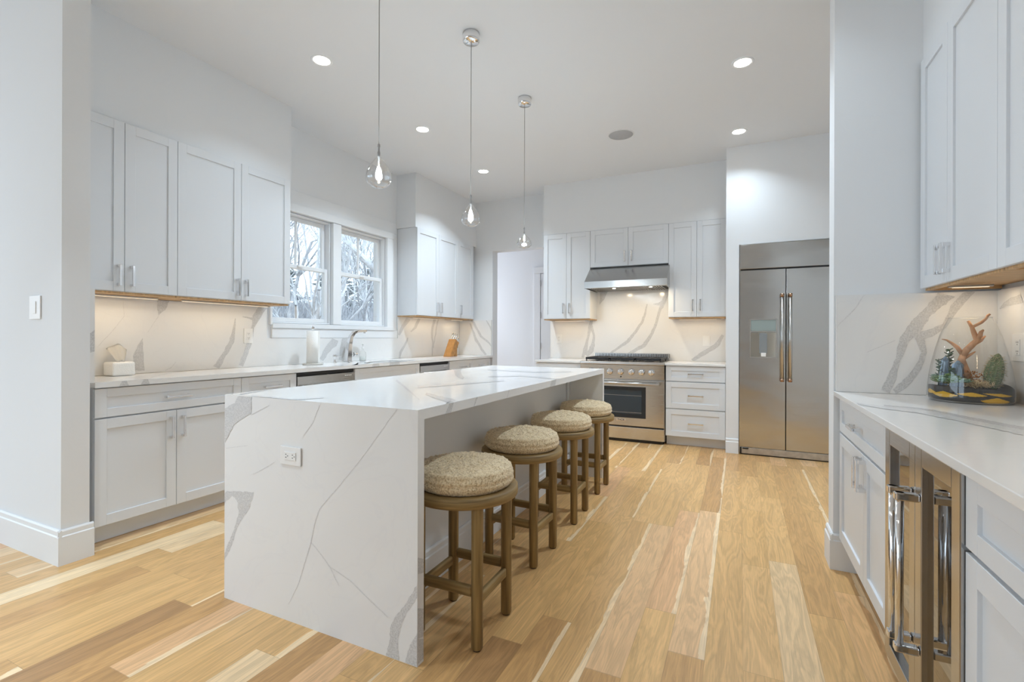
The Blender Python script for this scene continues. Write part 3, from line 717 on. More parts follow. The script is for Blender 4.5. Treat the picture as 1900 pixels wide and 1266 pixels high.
# --- refrigerator
def fridge():
    r = thing('refrigerator', 'built-in stainless side-by-side refrigerator with ice dispenser, in the white bulkhead', 'refrigerator', (.53, 5.75, 0))
    fx0, fx1, yf, sp = -.003, 1.08, 5.395, .407
    m = MB(); m.box(fx0, fx1, yf+.03, YB-.05, .02, 2.12); m.part('cabinet_body', M['fridge'], r)
    m = MB(); m.box(fx0+.002, fx1, yf, yf+.028, 1.872, 2.12, .003); m.part('top_grille', M['fridge'], r)
    m = MB(); m.box(fx0+.01, fx1, yf+.02, yf+.029, .07, 1.871); m.part('door_gasket', M['black'], r)
    dx0_, dx1_, dz0, dz1 = .089, .333, .978, 1.369
    m = MB(); a, b, z0, z1 = fx0+.002, sp-.004, .078, 1.856
    m.box(a, dx0_, yf, yf+.018, z0, z1).box(dx1_, b, yf, yf+.018, z0, z1).box(dx0_, dx1_, yf, yf+.018, z0, dz0).box(dx0_, dx1_, yf, yf+.018, dz1, z1)
    ld = m.part('door', M['fridge'], r)
    m = MB(); m.box(sp+.004, fx1, yf, yf+.018, z0, z1, .003); rd = m.part('door', M['fridge'], r)
    # dispenser niche
    m = MB(); f = .012
    m.box(dx0_, dx1_, yf-.004, yf+.012, dz1-f, dz1).box(dx0_, dx1_, yf-.004, yf+.012, dz0, dz0+f).box(dx0_, dx0_+f, yf-.004, yf+.012, dz0+f, dz1-f).box(dx1_-f, dx1_, yf-.004, yf+.012, dz0+f, dz1-f)
    m.box(dx0_+f, dx1_-f, yf-.002, yf+.006, 1.232, 1.246)
    m.part('dispenser_frame', M['nickel'], ld)
    m = MB(); m.box(dx0_+f, dx1_-f, yf-.001, yf+.004, 1.247, dz1-f); m.part('display', mat('display_glass', (.30, .36, .35), .05, spec=.8), ld)
    m = MB(); m.box(dx0_+f, dx1_-f, yf+.0125, yf+.0175, dz0+f, 1.231); m.part('niche', mat('niche_steel', (.60, .57, .50), .12, 1), ld)
    m = MB(); xm = (dx0_+dx1_)/2; m.box(xm-.035, xm+.035, yf-.001, yf+.012, 1.02, 1.225, .003); m.part('paddle', mat('paddle', (.25, .27, .28), .25), ld)
    m = MB(); m.box(xm-.02, xm+.025, yf-.003, yf+.011, .992, 1.03, .003); m.part('spout', M['white'], ld)
    for x, dd in ((sp-.034, ld), (sp+.034, rd)):
        m = MB(); zz0, zz1 = .752, 1.61; yh = yf-.052
        m.tube([(x, yh, zz0+.03), (x, yh, zz1-.03)], .0155, 18)
        for q in (zz0+.045, zz1-.045): m.box(x-.011, x+.011, yh, yf-.0005, q-.014, q+.014, .003)
        h = m.part('handle', M['nickel'], dd)
        m = MB()
        for q0, q1 in ((zz0, zz0+.031), (zz1-.031, zz1)): m.tube([(x, yh, q0), (x, yh, q1)], .0175, 18)
        m.part('handle_cap', mat('copper_cap', (.42, .27, .18), .25, 1), dd, 'copper-toned end cap')
    m = MB(); m.box(fx0+.004, fx1, yf-.002, yf+.02, .012, .074, .002); m.part('kick_plate', mat('kick_plate', (.52, .50, .47), .4, .8, var=.15, vscale=20), r)
    m = MB(); m.box(fx0+.01, fx1, yf+.005, yf+.03, .0, .0115); m.part('base_shadow', M['black'], r)
    m = MB(); m.box(fx0+.006, fx0+.022, yf-.012, yf-.003, .012, .075, .003).box(fx0+.03, fx0+.085, yf-.008, yf-.0025, .056, .072, .003); m.part('hinge_cover', M['black'], r)
fridge()

# ------------------------------------------------------------------ beverage wall
FRt = Fr('R', .475); DR = .575
def ry(u): return px(u, 700, X=.455).y
q0, qs, q1, q2 = 2.895, ry(1602.7), ry(1648), ry(1792)
zr1 = ZR-.026; zd, zt0 = .705, .165
cabinet(FRt, 'base_cabinet', 'white shaker base cabinet with drawer over two doors, against the wall return', 'cabinet', q1, q0, DR, zt0, zr1,
        [('drawer', q1, q0, zd+.004, zr1-.008, ((q0+q1)/2+.03, .79, .12, False)), ('door', qs, q0, zt0+.003, zd-.004, (qs+.03, .62, .13, True)), ('door', q1, qs, zt0+.003, zd-.004, (qs-.03, .62, .13, True))], toe=1, toe_d=.075)
e0 = .62
cabinet(FRt, 'base_cabinet', 'white shaker base cabinet with drawer over door, on the near side of the wine cooler', 'cabinet', e0, q2, DR, zt0, zr1,
        [('drawer', e0, q2, zd+.004, zr1-.008, ((e0+q2)/2, .79, .12, False)), ('door', e0, q2, zt0+.003, zd-.004, (e0+.05, .62, .13, True))], toe=1, toe_d=.075)
m = MB(); m.box(.468, .474, q0, 2.9035, zt0, zr1); m.box(.474, 1.0, q0+.001, 2.9035, zt0, zr1)
m.solo('filler_strip', M['cab'], 'narrow white filler strip between the wall return and the drawer cabinet', 'filler', (.6, 2.9, .2))
def wine_cooler():
    r = thing('wine_cooler', 'stainless two-door wine cooler with tall bar handles, built in under the worktop', 'wine cooler', (.75, (q1+q2)/2, 0))
    a, b = q2+.003, q1-.003; mid = (a+b)/2; z0, z1 = .115, zr1-.006
    m = MB(); FRt.box(m, a, b, -DR, -DR+.02, .02, z1); FRt.box(m, a, a+.02, -DR+.02, -.012, .02, z1); FRt.box(m, b-.02, b, -DR+.02, -.012, .02, z1)
    FRt.box(m, a+.02, b-.02, -DR+.02, -.012, .02, z0+.02); FRt.box(m, a+.02, b-.02, -DR+.02, -.012, z1-.02, z1); FRt.box(m, mid-.01, mid+.01, -DR+.02, -.012, z0+.02, z1-.02)
    m.part('casing', mat('cooler_interior', (.06, .045, .035), .5), r)
    for k in range(5):
        z = z0+.12+k*.125
        for s0, s1 in ((a+.022, mid-.012), (mid+.012, b-.022)):
            m = MB(); FRt.box(m, s0, s1, -.055, -.03, z, z+.026, .002); FRt.box(m, s0, s1, -.45, -.056, z+.002, z+.010); m.part('shelf', mat('beech_shelf', (.52, .36, .20), .5) if k == 0 and s0 == a+.022 else bpy.data.materials['beech_shelf'], r)
    for s0, s1, hs in ((mid+.0015, b, mid+.034), (a, mid-.0015, mid-.034)):
        m = MB(); fr = .05; d0_, d1_ = -.010, .028
        FRt.box(m, s0, s0+fr, d0_, d1_, z0, z1, .002); FRt.box(m, s1-fr, s1, d0_, d1_, z0, z1, .002)
        FRt.box(m, s0+fr, s1-fr, d0_, d1_, z0, z0+fr, .002); FRt.box(m, s0+fr, s1-fr, d0_, d1_, z1-fr, z1, .002)
        dd = m.part('door', M['coolsteel'], r)
        m = MB(); FRt.box(m, s0+fr-.002, s1-fr+.002, .010, .014, z0+fr-.002, z1-fr+.002); m.part('pane', M['coolglass'], dd)
        m = MB(); hd = .028+.043
        p0, p1 = FRt.pt(hs, hd, .302), FRt.pt(hs, hd, .745); m.tube([p0, p1], .010, 18)
        for z in (.302, .723): FRt.box(m, hs-.0125, hs+.0125, .0285, hd+.0125, z, z+.022, .004)
        m.part('handle', M['chrome'], dd, 'polished steel bar handle')
    m = MB(); FRt.box(m, a, b, -.05, -.02, .004, .108); m.part('toe_grille', M['black'], r)
wine_cooler()
cxr, ce = .433, .45
m = MB(); m.box(cxr, XRW-.003, ce, 2.917, ZR-.024, ZR, .002)
pt = ('Z', ZR, 1); cl = clamp_box(cxr+.002, XRW-.02, ce, 2.915)
vein_line(m, pt, [(1590, 749, 3), (1642, 757, 5), (1700, 763, 7), (1766, 775, 9), (1900, 803, 12)], 2, clampf=cl)
vein_line(m, pt, [(1640, 753, 2), (1720, 760, 3), (1800, 777, 5), (1900, 796, 6)], 1, clampf=cl)
pf = ('X', cxr, -1)
m.solo('countertop', SLAB, 'white quartz worktop with a grey vein under the terrarium, above the wine cooler', 'countertop', (.75, 1.7, ZR))
yr = 2.92-.02
m = MB(); m.box(.440, XRW-.003, yr, 2.918, ZR+.001, 1.392)
pr_ = ('Y', yr, -1); cl = clamp_box(x0=.442, x1=XRW-.024, z0=ZR+.002, z1=1.390)
for pts, mi in (([(1756, 541, 34), (1750, 551, 26), (1722, 578.6, 18), (1696.8, 609, 24), (1677.8, 631.7, 18), (1666, 667, 10), (1653.8, 702.5, 16), (1643, 727, 18)], 1),
                ([(1806, 538, 12), (1795, 545, 14), (1775, 566, 18), (1762.5, 586, 12), (1752, 605, 10), (1727, 618, 14), (1707, 624, 16)], 1),
                ([(1700, 622, 12), (1709, 636, 14), (1714.5, 654.5, 10), (1704, 682, 12), (1681.6, 710, 14), (1660, 727, 12)], 1),
                ([(1606, 543, 1.2), (1588, 571, 1.2), (1550, 609, 1)], 2), ([(1608, 654, 1), (1661, 632, 1.2)], 2)):
    vein_line(m, pr_, pts, mi, clampf=cl)
m.solo('backsplash', SLAB, 'white quartz splashback with a bold forked grey vein behind the terrarium', 'backsplash', (.75, 2.91, ZR))
xr_ = XRW-.02
m = MB(); m.box(xr_, XRW-.003, ce, yr-.002, ZR+.001, 1.392)
pw = ('X', xr_, -1); cl = clamp_box(y0=ce, y1=yr-.004, z0=ZR+.002, z1=1.390)
vein_line(m, pw, [(1896, 553, 16), (1880, 559, 14), (1866, 565, 8), (1856, 573, 2)], 1, clampf=cl)
m.solo('backsplash', SLAB, 'plain quartz splashback carrying the outlet, on the beverage wall beside the terrarium', 'backsplash', (xr_, 1.7, ZR))
FRU = Fr('R', .795); ru0, rs, ru1, ru2 = 2.90, 2.574, 2.143, 1.15; zu = 1.406
cabinet(FRU, 'wall_cabinet', 'tall pale two-door wall cabinet above the terrarium, against the wall return', 'cabinet', ru1, ru0, .265, zu+.012, 2.49,
        [('door', rs, ru0, zu+.002, 2.49, (rs+.03, 1.507, .125, True)), ('door', ru1, rs, zu+.002, 2.49, (rs-.03, 1.507, .125, True))])
cabinet(FRU, 'wall_cabinet', 'tall pale wall cabinet cut by the picture edge, nearest the camera above the worktop', 'cabinet', ru2, ru1, .265, zu+.012, 2.49,
        [('door', (ru1+ru2)/2, ru1, zu+.002, 2.49, ((ru1+ru2)/2+.03, 1.507, .125, True)), ('door', ru2, (ru1+ru2)/2, zu+.002, 2.49, ((ru1+ru2)/2-.03, 1.507, .125, True))])
for k, (a, b) in enumerate(((ru1, ru0), (ru2, ru1))):
    root = [o for o in COL.objects if o.name.startswith('wall_cabinet') and o.type == 'EMPTY'][-2+k]
    m = MB(); FRU.box(m, a+.002, b-.002, -.264, 0, zu+.008, zu+.0115); FRU.box(m, a+.002, b-.002, -.018, 0, zu-.006, zu+.0078)
    FRU.box(m, a+.002, a+.02, -.264, -.018, zu-.006, zu+.0078); FRU.box(m, b-.02, b-.002, -.264, -.018, zu-.006, zu+.0078)
    m.part('bottom_panel', M['underwood'], root, 'bare maple underside')

# under-cabinet lamps
def led(label, loc, along, ln, watts, rail=True, gr='under-cabinet light bars'):
    r = thing('under_cabinet_light', label, 'light', loc)
    x, y, z = loc; m = MB()
    ax, ay = (.009, ln/2) if along == 'y' else (ln/2, .009)
    m.box(x-ax, x+ax, y-ay, y+ay, z-.004, z+.006, .002); m.part('housing', M['nickel'], r)
    m = MB(); m.box(x-ax*.8, x+ax*.8, y-ay*.98, y+ay*.98, z-.0060, z-.0042); m.part('diffuser', M['led'], r)
    area('led_light', (x, y, z-.008), (0, 0, 0), 2*ax, 2*ay, watts*.28, (1, .76, .46), r)
led('light bar under the wall cabinet over the tissue box', (-3.57, 1.67, za-.020), 'y', .5, 2.2)
led('light bar under the wall cabinet before the window', (-3.57, 2.42, za-.020), 'y', .7, 2.4)
led('light bar under the wall cabinet just past the window', (-3.60, 5.12, za2-.020), 'y', .7, 2.2)
led('short light bar under the narrow cabinet above the knife block', (-3.60, 5.78, za2-.020), 'y', .3, 1.3)
led('light bar under the wall cabinet between doorway and hood', (-1.98, 5.92, zlo-.020), 'x', .5, 1.6)
led('light bar under the wall cabinet between hood and refrigerator pillar', (-.44, 5.92, zlo-.020), 'x', .5, 1.6)
led('light bar under the cabinet above the terrarium', (.905, 2.74, zu-.0035), 'x', .15, 1.1)
led('light bar under the wall cabinet nearest the camera', (.93, 1.65, zu-.0035), 'y', .5, 2.0)

# ------------------------------------------------------------------ island
ix0, ix1, iy0, iy1, th = -2.09, -1.032, 1.40, 3.99, .038
def island():
    bx1 = -1.335
    r = thing('island_cabinet', 'white panelled island cabinet with baseboard, under the waterfall worktop', 'kitchen island', ((ix0+bx1)/2, (iy0+iy1)/2, 0))
    m = MB(); m.box(ix0+.03, bx1, iy0+th+.001, iy1-th-.001, .001, ZI-th-.001); m.part('body', M['cab'], r)
    m = MB(); y = iy1-th-.03
    for ya, yb in ((iy1-th-.06, iy1-th-.002), (iy0+th+.002, iy0+th+.06)):
        m = MB(); m.box(bx1+.0005, bx1+.014, ya, yb, .19, ZI-th-.002, .002); m.part('corner_stile', M['cab'], r)
    m = MB(); m.prism([(bx1+d+.0005, z+.001) for d, z in base_prof(.17)], 'y', iy0+th+.002, iy1-th-.002); m.part('baseboard', M['trim'], r)
    m = MB(); m.box(ix0, ix1, iy0, iy0+th, 0, ZI-.0005).box(ix0, ix1, iy1-th, iy1, 0, ZI-.0005).box(ix0, ix1, iy0+th, iy1-th, ZI-th, ZI-.0005)
    p = ('Y', iy0, -1); c = clamp_box(x0=ix0+.001, x1=ix1-.001, z0=.001, z1=ZI-.002)
    for pts in ([(444, 731), (467, 733), (466, 768), (445, 780), (432, 792), (425, 808), (416, 822), (416, 758), (436, 748)],
                [(416, 916), (421, 911), (440, 912), (471, 913.6), (463, 943), (440, 979), (430, 1012), (416, 1040), (416, 1028), (435, 982), (443, 953), (440, 930), (431, 920), (416, 935)],
                [(775, 1082), (775, 1110), (756, 1135), (745, 1158), (738, 1185), (742, 1240), (714, 1230), (723, 1188), (725, 1162), (735, 1142), (752, 1122)],
                [(775, 1175), (775, 1250), (750, 1240), (760, 1198)]): vein_poly(m, p, pts, clampf=c, jit=1.2)
    for pts in ([(740, 755, 1.3), (708, 799, 1.3), (670, 852, 1), (631, 900, 1), (593, 944, 1.5), (585, 968, 1.5), (577, 1006, 1.8), (554, 1083, 1.1), (535, 1122, .7)],
                [(577, 1006, 1.8), (595, 1028, 1.3), (612, 1052, 1.8), (629, 1088, .9)], [(612, 1052, 1.4), (650, 1078, 1), (689, 1117, 1.2), (720, 1146, 1.4)],
                [(593, 752, 1.4), (580, 785, 1.2), (562, 810, 1)], [(510, 858, 1), (486, 872, 1.6), (470, 880, 1)], [(419, 832, 1.2), (460, 827, 1)], [(466, 770, 1.5), (500, 752, 1.2)]):
        vein_line(m, p, pts, 2, clampf=c)
    p = ('Z', ZI-.0005, 1); c = clamp_box(ix0+.002, ix1-.002, iy0+.002, iy1-.002)
    for pts, mi in (([(790, 731, 4), (812, 738, 7), (845, 747, 9)], 1), ([(735, 706, 4), (755, 722, 3), (778, 742, 2)], 2), ([(775, 718, 5), (860, 712, 3), (935, 706, 3)], 2),
                    ([(845, 686, 8), (850, 694, 12), (860, 703, 5)], 1), ([(905, 699, 2), (965, 697, 3), (1040, 704, 2)], 2), ([(905, 686, 2), (990, 690, 3), (1060, 690, 2)], 2),
                    ([(445, 731, 4), (520, 718, 3), (560, 712, 2)], 2), ([(466, 734, 3), (540, 742, 3), (600, 738, 2)], 2), ([(1000, 716, 3), (1035, 705, 4)], 1)):
        vein_line(m, p, pts, mi, clampf=c)
    p = ('X', ix1, 1); c = clamp_box(y0=iy0+.002, y1=iy1-.002, z0=ZI-th+.001, z1=ZI-.002)
    for a, b in ((826, 842), (1020, 1032), (940, 944), (880, 883)):
        ya, yb = px(a, 740, X=ix1).y, px(b, 740, X=ix1).y
        m.bm.faces.new([m.bm.verts.new(q) for q in ((ix1+.0006, ya, ZI-th), (ix1+.0006, yb-.02, ZI-th), (ix1+.0006, yb, ZI-.001), (ix1+.0006, ya+.03, ZI-.001))]).material_index = 1
    for za_, zb2 in ((.10, .19), (.01, .08), (.33, .37)):
        m.bm.faces.new([m.bm.verts.new(q) for q in ((ix1+.0006, iy0+.001, za_), (ix1+.0006, iy0+th-.001, za_-.01 if za_ > .02 else za_), (ix1+.0006, iy0+th-.001, zb2), (ix1+.0006, iy0+.001, zb2+.02))]).material_index = 1
    m.solo('waterfall_worktop', SLAB, 'white quartz waterfall worktop with grey veins, folding down both ends of the island', 'countertop', ((ix0+ix1)/2, (iy0+iy1)/2, 0))
island()

# ------------------------------------------------------------------ bar stools
def cushion_mesh(R=.205, H=.092, z0=.578):
    bm = bmesh.new(); seg = 150; prof = []
    n = 12
    for k in range(n+1):                     # lower and upper roll with a seam between
        t = k/n; z = z0+H*.80*t; r = R-.012*abs(math.cos(PI*t))**2.2 - .006*math.exp(-((t-.5)/.09)**2)
        if t < .12: r -= .010*(1-t/.12)
        prof.append((r, z))
    for k in range(1, 22):
        a = k/21; r = (R-.012)*(1-a); z = z0+H*.80+.020*(1-(1-a)**3.2)+.010*math.sin(a*PI/2)*.6
        prof.append((max(r, 0), z))
    rings = []
    for r, z in prof:
        if r < 1e-4: rings.append([bm.verts.new((0, 0, z))]); continue
        ring = []
        for k in range(seg):
            a = 2*PI*k/seg; x, y = r*math.cos(a), r*math.sin(a)
            f = noise.noise(Vector((x*130, y*130, z*130)))*.0042+noise.noise(Vector((x*42, y*42, z*42)))*.0035
            nn = Vector((x, y, .0)).normalized() if z < z0+H*.8 else Vector((x*2, y*2, .3)).normalized()
            ring.append(bm.verts.new(Vector((x, y, z))+nn*f+Vector((0, 0, f if z > z0+H*.8 else 0))))
        rings.append(ring)
    for a, b in zip(rings, rings[1:]):
        for k in range(seg):
            k2 = (k+1) % seg
            f = bm.faces.new((a[k], a[k2], b[k2], b[k]) if len(b) > 1 else (a[k], a[k2], b[0])); f.smooth = True
    bm.faces.new(rings[0][::-1])
    return bm
def make_stool():
    r = thing('bar_stool', '', 'stool', (0, 0, 0), 'counter stools along the island')
    m = MB(); m.bm.free(); m.bm = cushion_mesh(); m.part('seat_cushion', M['boucle'], r, 'cream boucle cushion')
    m = MB(); m.lathe(0, 0, [(0, .5345), (.212, .5345), (.219, .540), (.221, .556), (.219, .571), (.212, .576), (0, .576)], 64); m.part('seat_ring', M['stoolring'], r)
    L = .13
    for sx in (-1, 1):
        for sy in (-1, 1):
            m = MB(); x, y = sx*L, sy*L
            m.lathe(x, y, [(0, .004), (.019, .004), (.0225, .010), (.0225, .534)], 20); lg = m.part('leg', M['stoolwood'], r)
            m = MB(); m.lathe(x, y, [(0, 0), (.017, 0), (.017, .0038), (0, .0038)], 16); m.part('foot_glide', M['black'], lg, 'dark foot glide')
    for sx in (-1, 1):
        m = MB(); m.box(sx*L-.012, sx*L+.012, -L+.019, L-.019, .165, .205, .008, seg=3); m.part('stretcher', M['stooly'], r)
        m = MB(); m.box(-L+.019, L-.019, sx*L-.012, sx*L+.012, .195, .235, .008, seg=3); m.part('stretcher', M['stoolx'], r)
    return r
st = make_stool()
spots = [(-1.022, 1.705, 'nearest bar stool, cream boucle seat on four oak legs, partly behind the waterfall end', .02),
         (-1.075, 2.400, 'second bar stool from the waterfall end, cream boucle seat and oak legs', -.03),
         (-1.075, 3.035, 'third bar stool from the waterfall end, cream boucle seat and oak legs', .02),
         (-1.095, 3.670, 'bar stool farthest along the island, next to the range, cream boucle seat', 0)]
for k, (x, y, lb, a) in enumerate(spots):
    if k == 0: st.location = (x, y, 0); st.rotation_euler = (0, 0, a); st['label'] = lb
    else: dup(st, (x, y, 0), lb, a)

# ------------------------------------------------------------------ ceiling fittings
def pendant(x, y, zc, zb_, label):
    r = thing('pendant_light', label, 'pendant light', (x, y, ZC), 'teardrop pendants over the island')
    m = MB(); m.lathe(x, y, [(.05, ZC-.0005), (.055, ZC-.003), (.055, ZC-.052), (.048, ZC-.060), (0, ZC-.062)], 32); m.part('canopy', M['chrome'], r)
    m = MB(); m.tube([(x, y, ZC-.062), (x, y, zc)], .0022, 8); m.part('cord', M['cord'], r)
    m = MB(); m.lathe(x, y, [(0, zc+.004), (.006, zc+.003), (.007, zc-.008), (.0045, zc-.012), (.0045, zc-.030), (.0065, zc-.034), (.006, zc-.060), (.004, zc-.064), (.004, zc-.085), (0, zc-.086)], 14); m.part('socket', M['cord'], r)
    h = zc-.045-zb_; R = .075
    prof = []
    for k in range(25):
        t = k/24; a = PI*t    # teardrop
        rr = R*math.sin(a)*(math.sin(a/2)**1.15)*1.06
        prof.append((max(rr, 0.0005) if k else .006, zc-.045-h*(1-math.cos(a))/2))
    prof[-1] = (0, zb_)
    m = MB(); m.lathe(x, y, prof, 40); m.part('glass_shade', M['shade'], r, 'clear glass teardrop')
    m = MB(); zc2 = zb_+.075; m.lathe(x, y, [(0, zc2+.016), (.004, zc2+.014), (.0065, zc2+.002), (.0045, zc2-.010), (0, zc2-.012)], 12); m.part('bulb', M['bulb'], r, 'small glowing bulb')
    l = bpy.data.lights.new('bulb_light', 'POINT'); l.energy = 4.5; l.color = (.80, .92, 1); l.shadow_soft_size = .02
    o = bpy.data.objects.new('bulb_light', l); COL.objects.link(o); o.parent = r; o.location = (0, 0, zc2-.03-ZC)
pendant(-1.533, 1.77, 2.075, 1.873, 'nearest teardrop glass pendant, its canopy above the picture')
pendant(-1.566, 2.679, 2.085, 1.885, 'middle teardrop glass pendant of the three over the island')
pendant(-1.592, 3.587, 2.070, 1.898, 'teardrop glass pendant farthest over the island, in front of the doorway')
def downlight(u, v, label, xy=None, watts=7, sp=2.1):
    p = px(u, v, Z=ZC) if xy is None else Vector((*xy, ZC)); x, y = p.x, p.y
    r = thing('recessed_light', label, 'ceiling light', (x, y, ZC), 'recessed ceiling lights')
    m = MB(); m.lathe(x, y, [(.074, ZC-.0005), (.074, ZC-.004), (.068, ZC-.006), (.058, ZC-.004), (.056, ZC-.002)], 32); m.part('trim_ring', M['trim'], r)
    m = MB(); m.lathe(x, y, [(0, ZC-.003), (.0555, ZC-.003), (.0555, ZC-.001)], 28); m.part('lens', M['lamp'], r)
    area('downlight', (x, y, ZC-.012), (0, 0, 0), .1, .1, watts, (.75, .885, 1), r, spread=sp)
downlight(597, 112, 'recessed ceiling light nearest the camera on the window side', watts=4.5)
downlight(784, 240, 'recessed ceiling light before the window, second from the camera', watts=15)
downlight(897, 318, 'recessed ceiling light in front of the doorway', watts=15)
downlight(1378, 116, 'recessed ceiling light nearest the camera on the refrigerator side', watts=15)
downlight(1371, 244, 'recessed ceiling light close to the refrigerator bulkhead', watts=4.5)
for x, y, lb in ((.02, 2.53, 'added out-of-view recessed fill light over the aisle beside the beverage wall'), (.02, 1.25, 'added out-of-view recessed fill light over the near end of the beverage wall'), (-2.3, .45, 'added out-of-view recessed fill light near the wall end'), (-1.4, -.4, 'added out-of-view recessed fill light behind the camera')):  # unseen downlights added to brighten the floor and lower cabinets
    downlight(0, 0, lb, (x, y), *((8, 1.35) if 'wall end' in lb else (2.6, 2.1)))
p = px(1152, 250, Z=ZC); r = thing('ceiling_speaker', 'round grey speaker grille set flush in the ceiling', 'speaker', (p.x, p.y, ZC))
m = MB(); m.lathe(p.x, p.y, [(0, ZC-.005), (.112, ZC-.005), (.114, ZC-.001)], 48); m.part('grille', M['speaker'], r)
m = MB(); m.lathe(p.x, p.y, [(.115, ZC-.0005), (.115, ZC-.006), (.122, ZC-.005), (.123, ZC-.0005)], 48); m.part('rim', M['trim'], r)

# ------------------------------------------------------------------ outlets and switches
def plate(F, a, z, w, h, label, kind, name='power_outlet'):
    r = thing(name, label, 'outlet' if kind != 'switch' else 'light switch', F.pt(a, 0, z))
    m = MB(); F.box(m, a-w/2, a+w/2, .0005, .006, z-h/2, z+h/2, .0015); m.part('cover_plate', M['white'], r)
    if kind == 'duplex_h' or kind == 'duplex':
        hor = kind == 'duplex_h'
        m = MB(); F.box(m, a-(.033 if hor else .017), a+(.033 if hor else .017), .0062, .0085, z-(.017 if hor else .033), z+(.017 if hor else .033), .001); m.part('receptacle', M['white'], r)
        for q in (-.019, .019):
            m = MB(); c, d = (a+q, z) if hor else (a, z+q)
            if hor:
                for e in (-.006, .006): F.box(m, c-.006, c, .0086, .0092, d+e-.0015, d+e+.0015)
                F.box(m, c+.005, c+.009, .0086, .0092, d-.002, d+.002)
            else:
                for e in (-.006, .006): F.box(m, c+e-.0012, c+e+.0012, .0086, .0092, d-.001, d+.006)
                F.box(m, c-.002, c+.002, .0086, .0092, d-.009, d-.005)
            m.part('socket', M['slot'], r)
    else:
        m = MB(); F.box(m, a-.017, a+.017, .0062, .009, z-.033, z+.033, .001); m.part('rocker', M['white'], r)
    return r
q = px(541, 846, Y=iy0)
plate(Fr('B', iy0-.0008), q.x, q.z, .118, .075, 'white outlet on the waterfall end of the island', 'duplex_h')
q = px(460, 623.5, X=xs); plate(Fr('L', xs+.0008), q.y, q.z, .08, .125, 'white outlet on the splashback below the cabinet before the window', 'duplex')
q = px(1037.5, 629, Y=yb_); plate(Fr('B', yb_-.0008), q.x, q.z, .078, .12, 'white outlet on the splashback between doorway and range', 'duplex')
q = px(1310.5, 633, Y=yb_); plate(Fr('B', yb_-.0008), q.x, q.z, .078, .12, 'white switch on the splashback above the three-drawer cabinet', 'switch', 'wall_switch')
q = px(1893, 645, X=xr_); plate(Fr('R', xr_-.0008), q.y, q.z, .10, .115, 'white outlet on the beverage wall beside the terrarium', 'duplex')
q = px(67, 571, Y=1.237); plate(Fr('B', 1.2365), q.x, q.z, .12, .125, 'white light switch on the wall end near the camera', 'switch', 'wall_switch')
q = px(757, 632, X=xs); 

# ------------------------------------------------------------------ sink, faucet and things on the window worktop
r = thing('sink', 'stainless undermount sink in the worktop below the window', 'sink', ((sx0+sx1)/2, (sy0+sy1)/2, ZL-.25))
m = MB(); e = .001; zb2 = ZL-.24
m.box(sx0-.012, sx0-e-.001, sy0-.012, sy1+.012, zb2, z0-.001).box(sx1+e, sx1+.008, sy0-.012, sy1+.012, zb2, z0-.001)
m.box(sx0-.001, sx1+.001, sy0-.012, sy0-e, zb2, z0-.001).box(sx0-.001, sx1+.001, sy1+e, sy1+.012, zb2, z0-.001).box(sx0-.012, sx1+.008, sy0-.012, sy1+.012, zb2-.006, zb2-.0005)
m.part('basin', mat('sink_steel', (.62, .62, .61), .38, .5), r)
m = MB(); m.lathe((sx0+sx1)/2, (sy0+sy1)/2, [(0, zb2+.003), (.03, zb2+.003), (.042, zb2+.001), (.042, zb2)], 24); m.part('drain', M['chrome'], r)
# faucet
fxx = -3.655; fyb = px(647, 660, X=fxx).y
r = thing('faucet', 'tall chrome faucet with flat angled spout, behind the sink', 'faucet', (fxx, fyb, ZL))
m = MB(); m.lathe(fxx, fyb, [(.040, ZL+.0005), (.040, ZL+.005), (.034, ZL+.009)], 24); m.part('base_ring', M['chrome'], r)
m = MB()
path = [(fyb-.008, ZL+.009, .048, .062), (fyb-.002, ZL+.10, .046, .056), (fyb+.008, ZL+.19, .042, .046), (fyb+.028, ZL+.262, .040, .038), (fyb+.062, ZL+.302, .040, .030), (fyb+.11, ZL+.318, .040, .024), (fyb+.215, ZL+.323, .040, .022)]
rings = []
for i, (y, z, wx, tk) in enumerate(path):
    a = path[max(0, i-1)]; b = path[min(len(path)-1, i+1)]; d = Vector((0, b[0]-a[0], b[1]-a[1])).normalized(); nrm = Vector((0, -d.z, d.y)); xo = .15*max(0, (y-fyb))*1.0
    rings.append([m.bm.verts.new(Vector((fxx+xo, y, z))+Vector((sx*wx/2, 0, 0))+nrm*sy*tk/2) for sx, sy in ((-1, -1), (1, -1), (1, 1), (-1, 1))])
for a, b in zip(rings, rings[1:]):
    for k in range(4): m.bm.faces.new((a[k], a[(k+1) % 4], b[(k+1) % 4], b[k]))
m.bm.faces.new(rings[0][::-1]); m.bm.faces.new(rings[-1])
bmesh.ops.bevel(m.bm, geom=list(m.bm.edges), offset=.003, segments=2, affect='EDGES')
m.part('spout', M['chrome'], r)
m = MB(); m.lathe(fyb+.191, 0, [(0, 0)], 3) if False else None
m.tube([(fxx+.030, fyb+.197, ZL+.296), (fxx+.030, fyb+.197, ZL+.312)], .012, 14); m.part('nozzle', M['chrome'], r)
m = MB(); m.tube([(fxx+.002, fyb+.027, ZL+.075), (fxx+.006, fyb+.058, ZL+.075)], .018, 18).tube([(fxx+.006, fyb+.059, ZL+.075), (fxx+.010, fyb+.100, ZL+.078)], [.022, .020], 18); m.part('lever', M['chrome'], r)
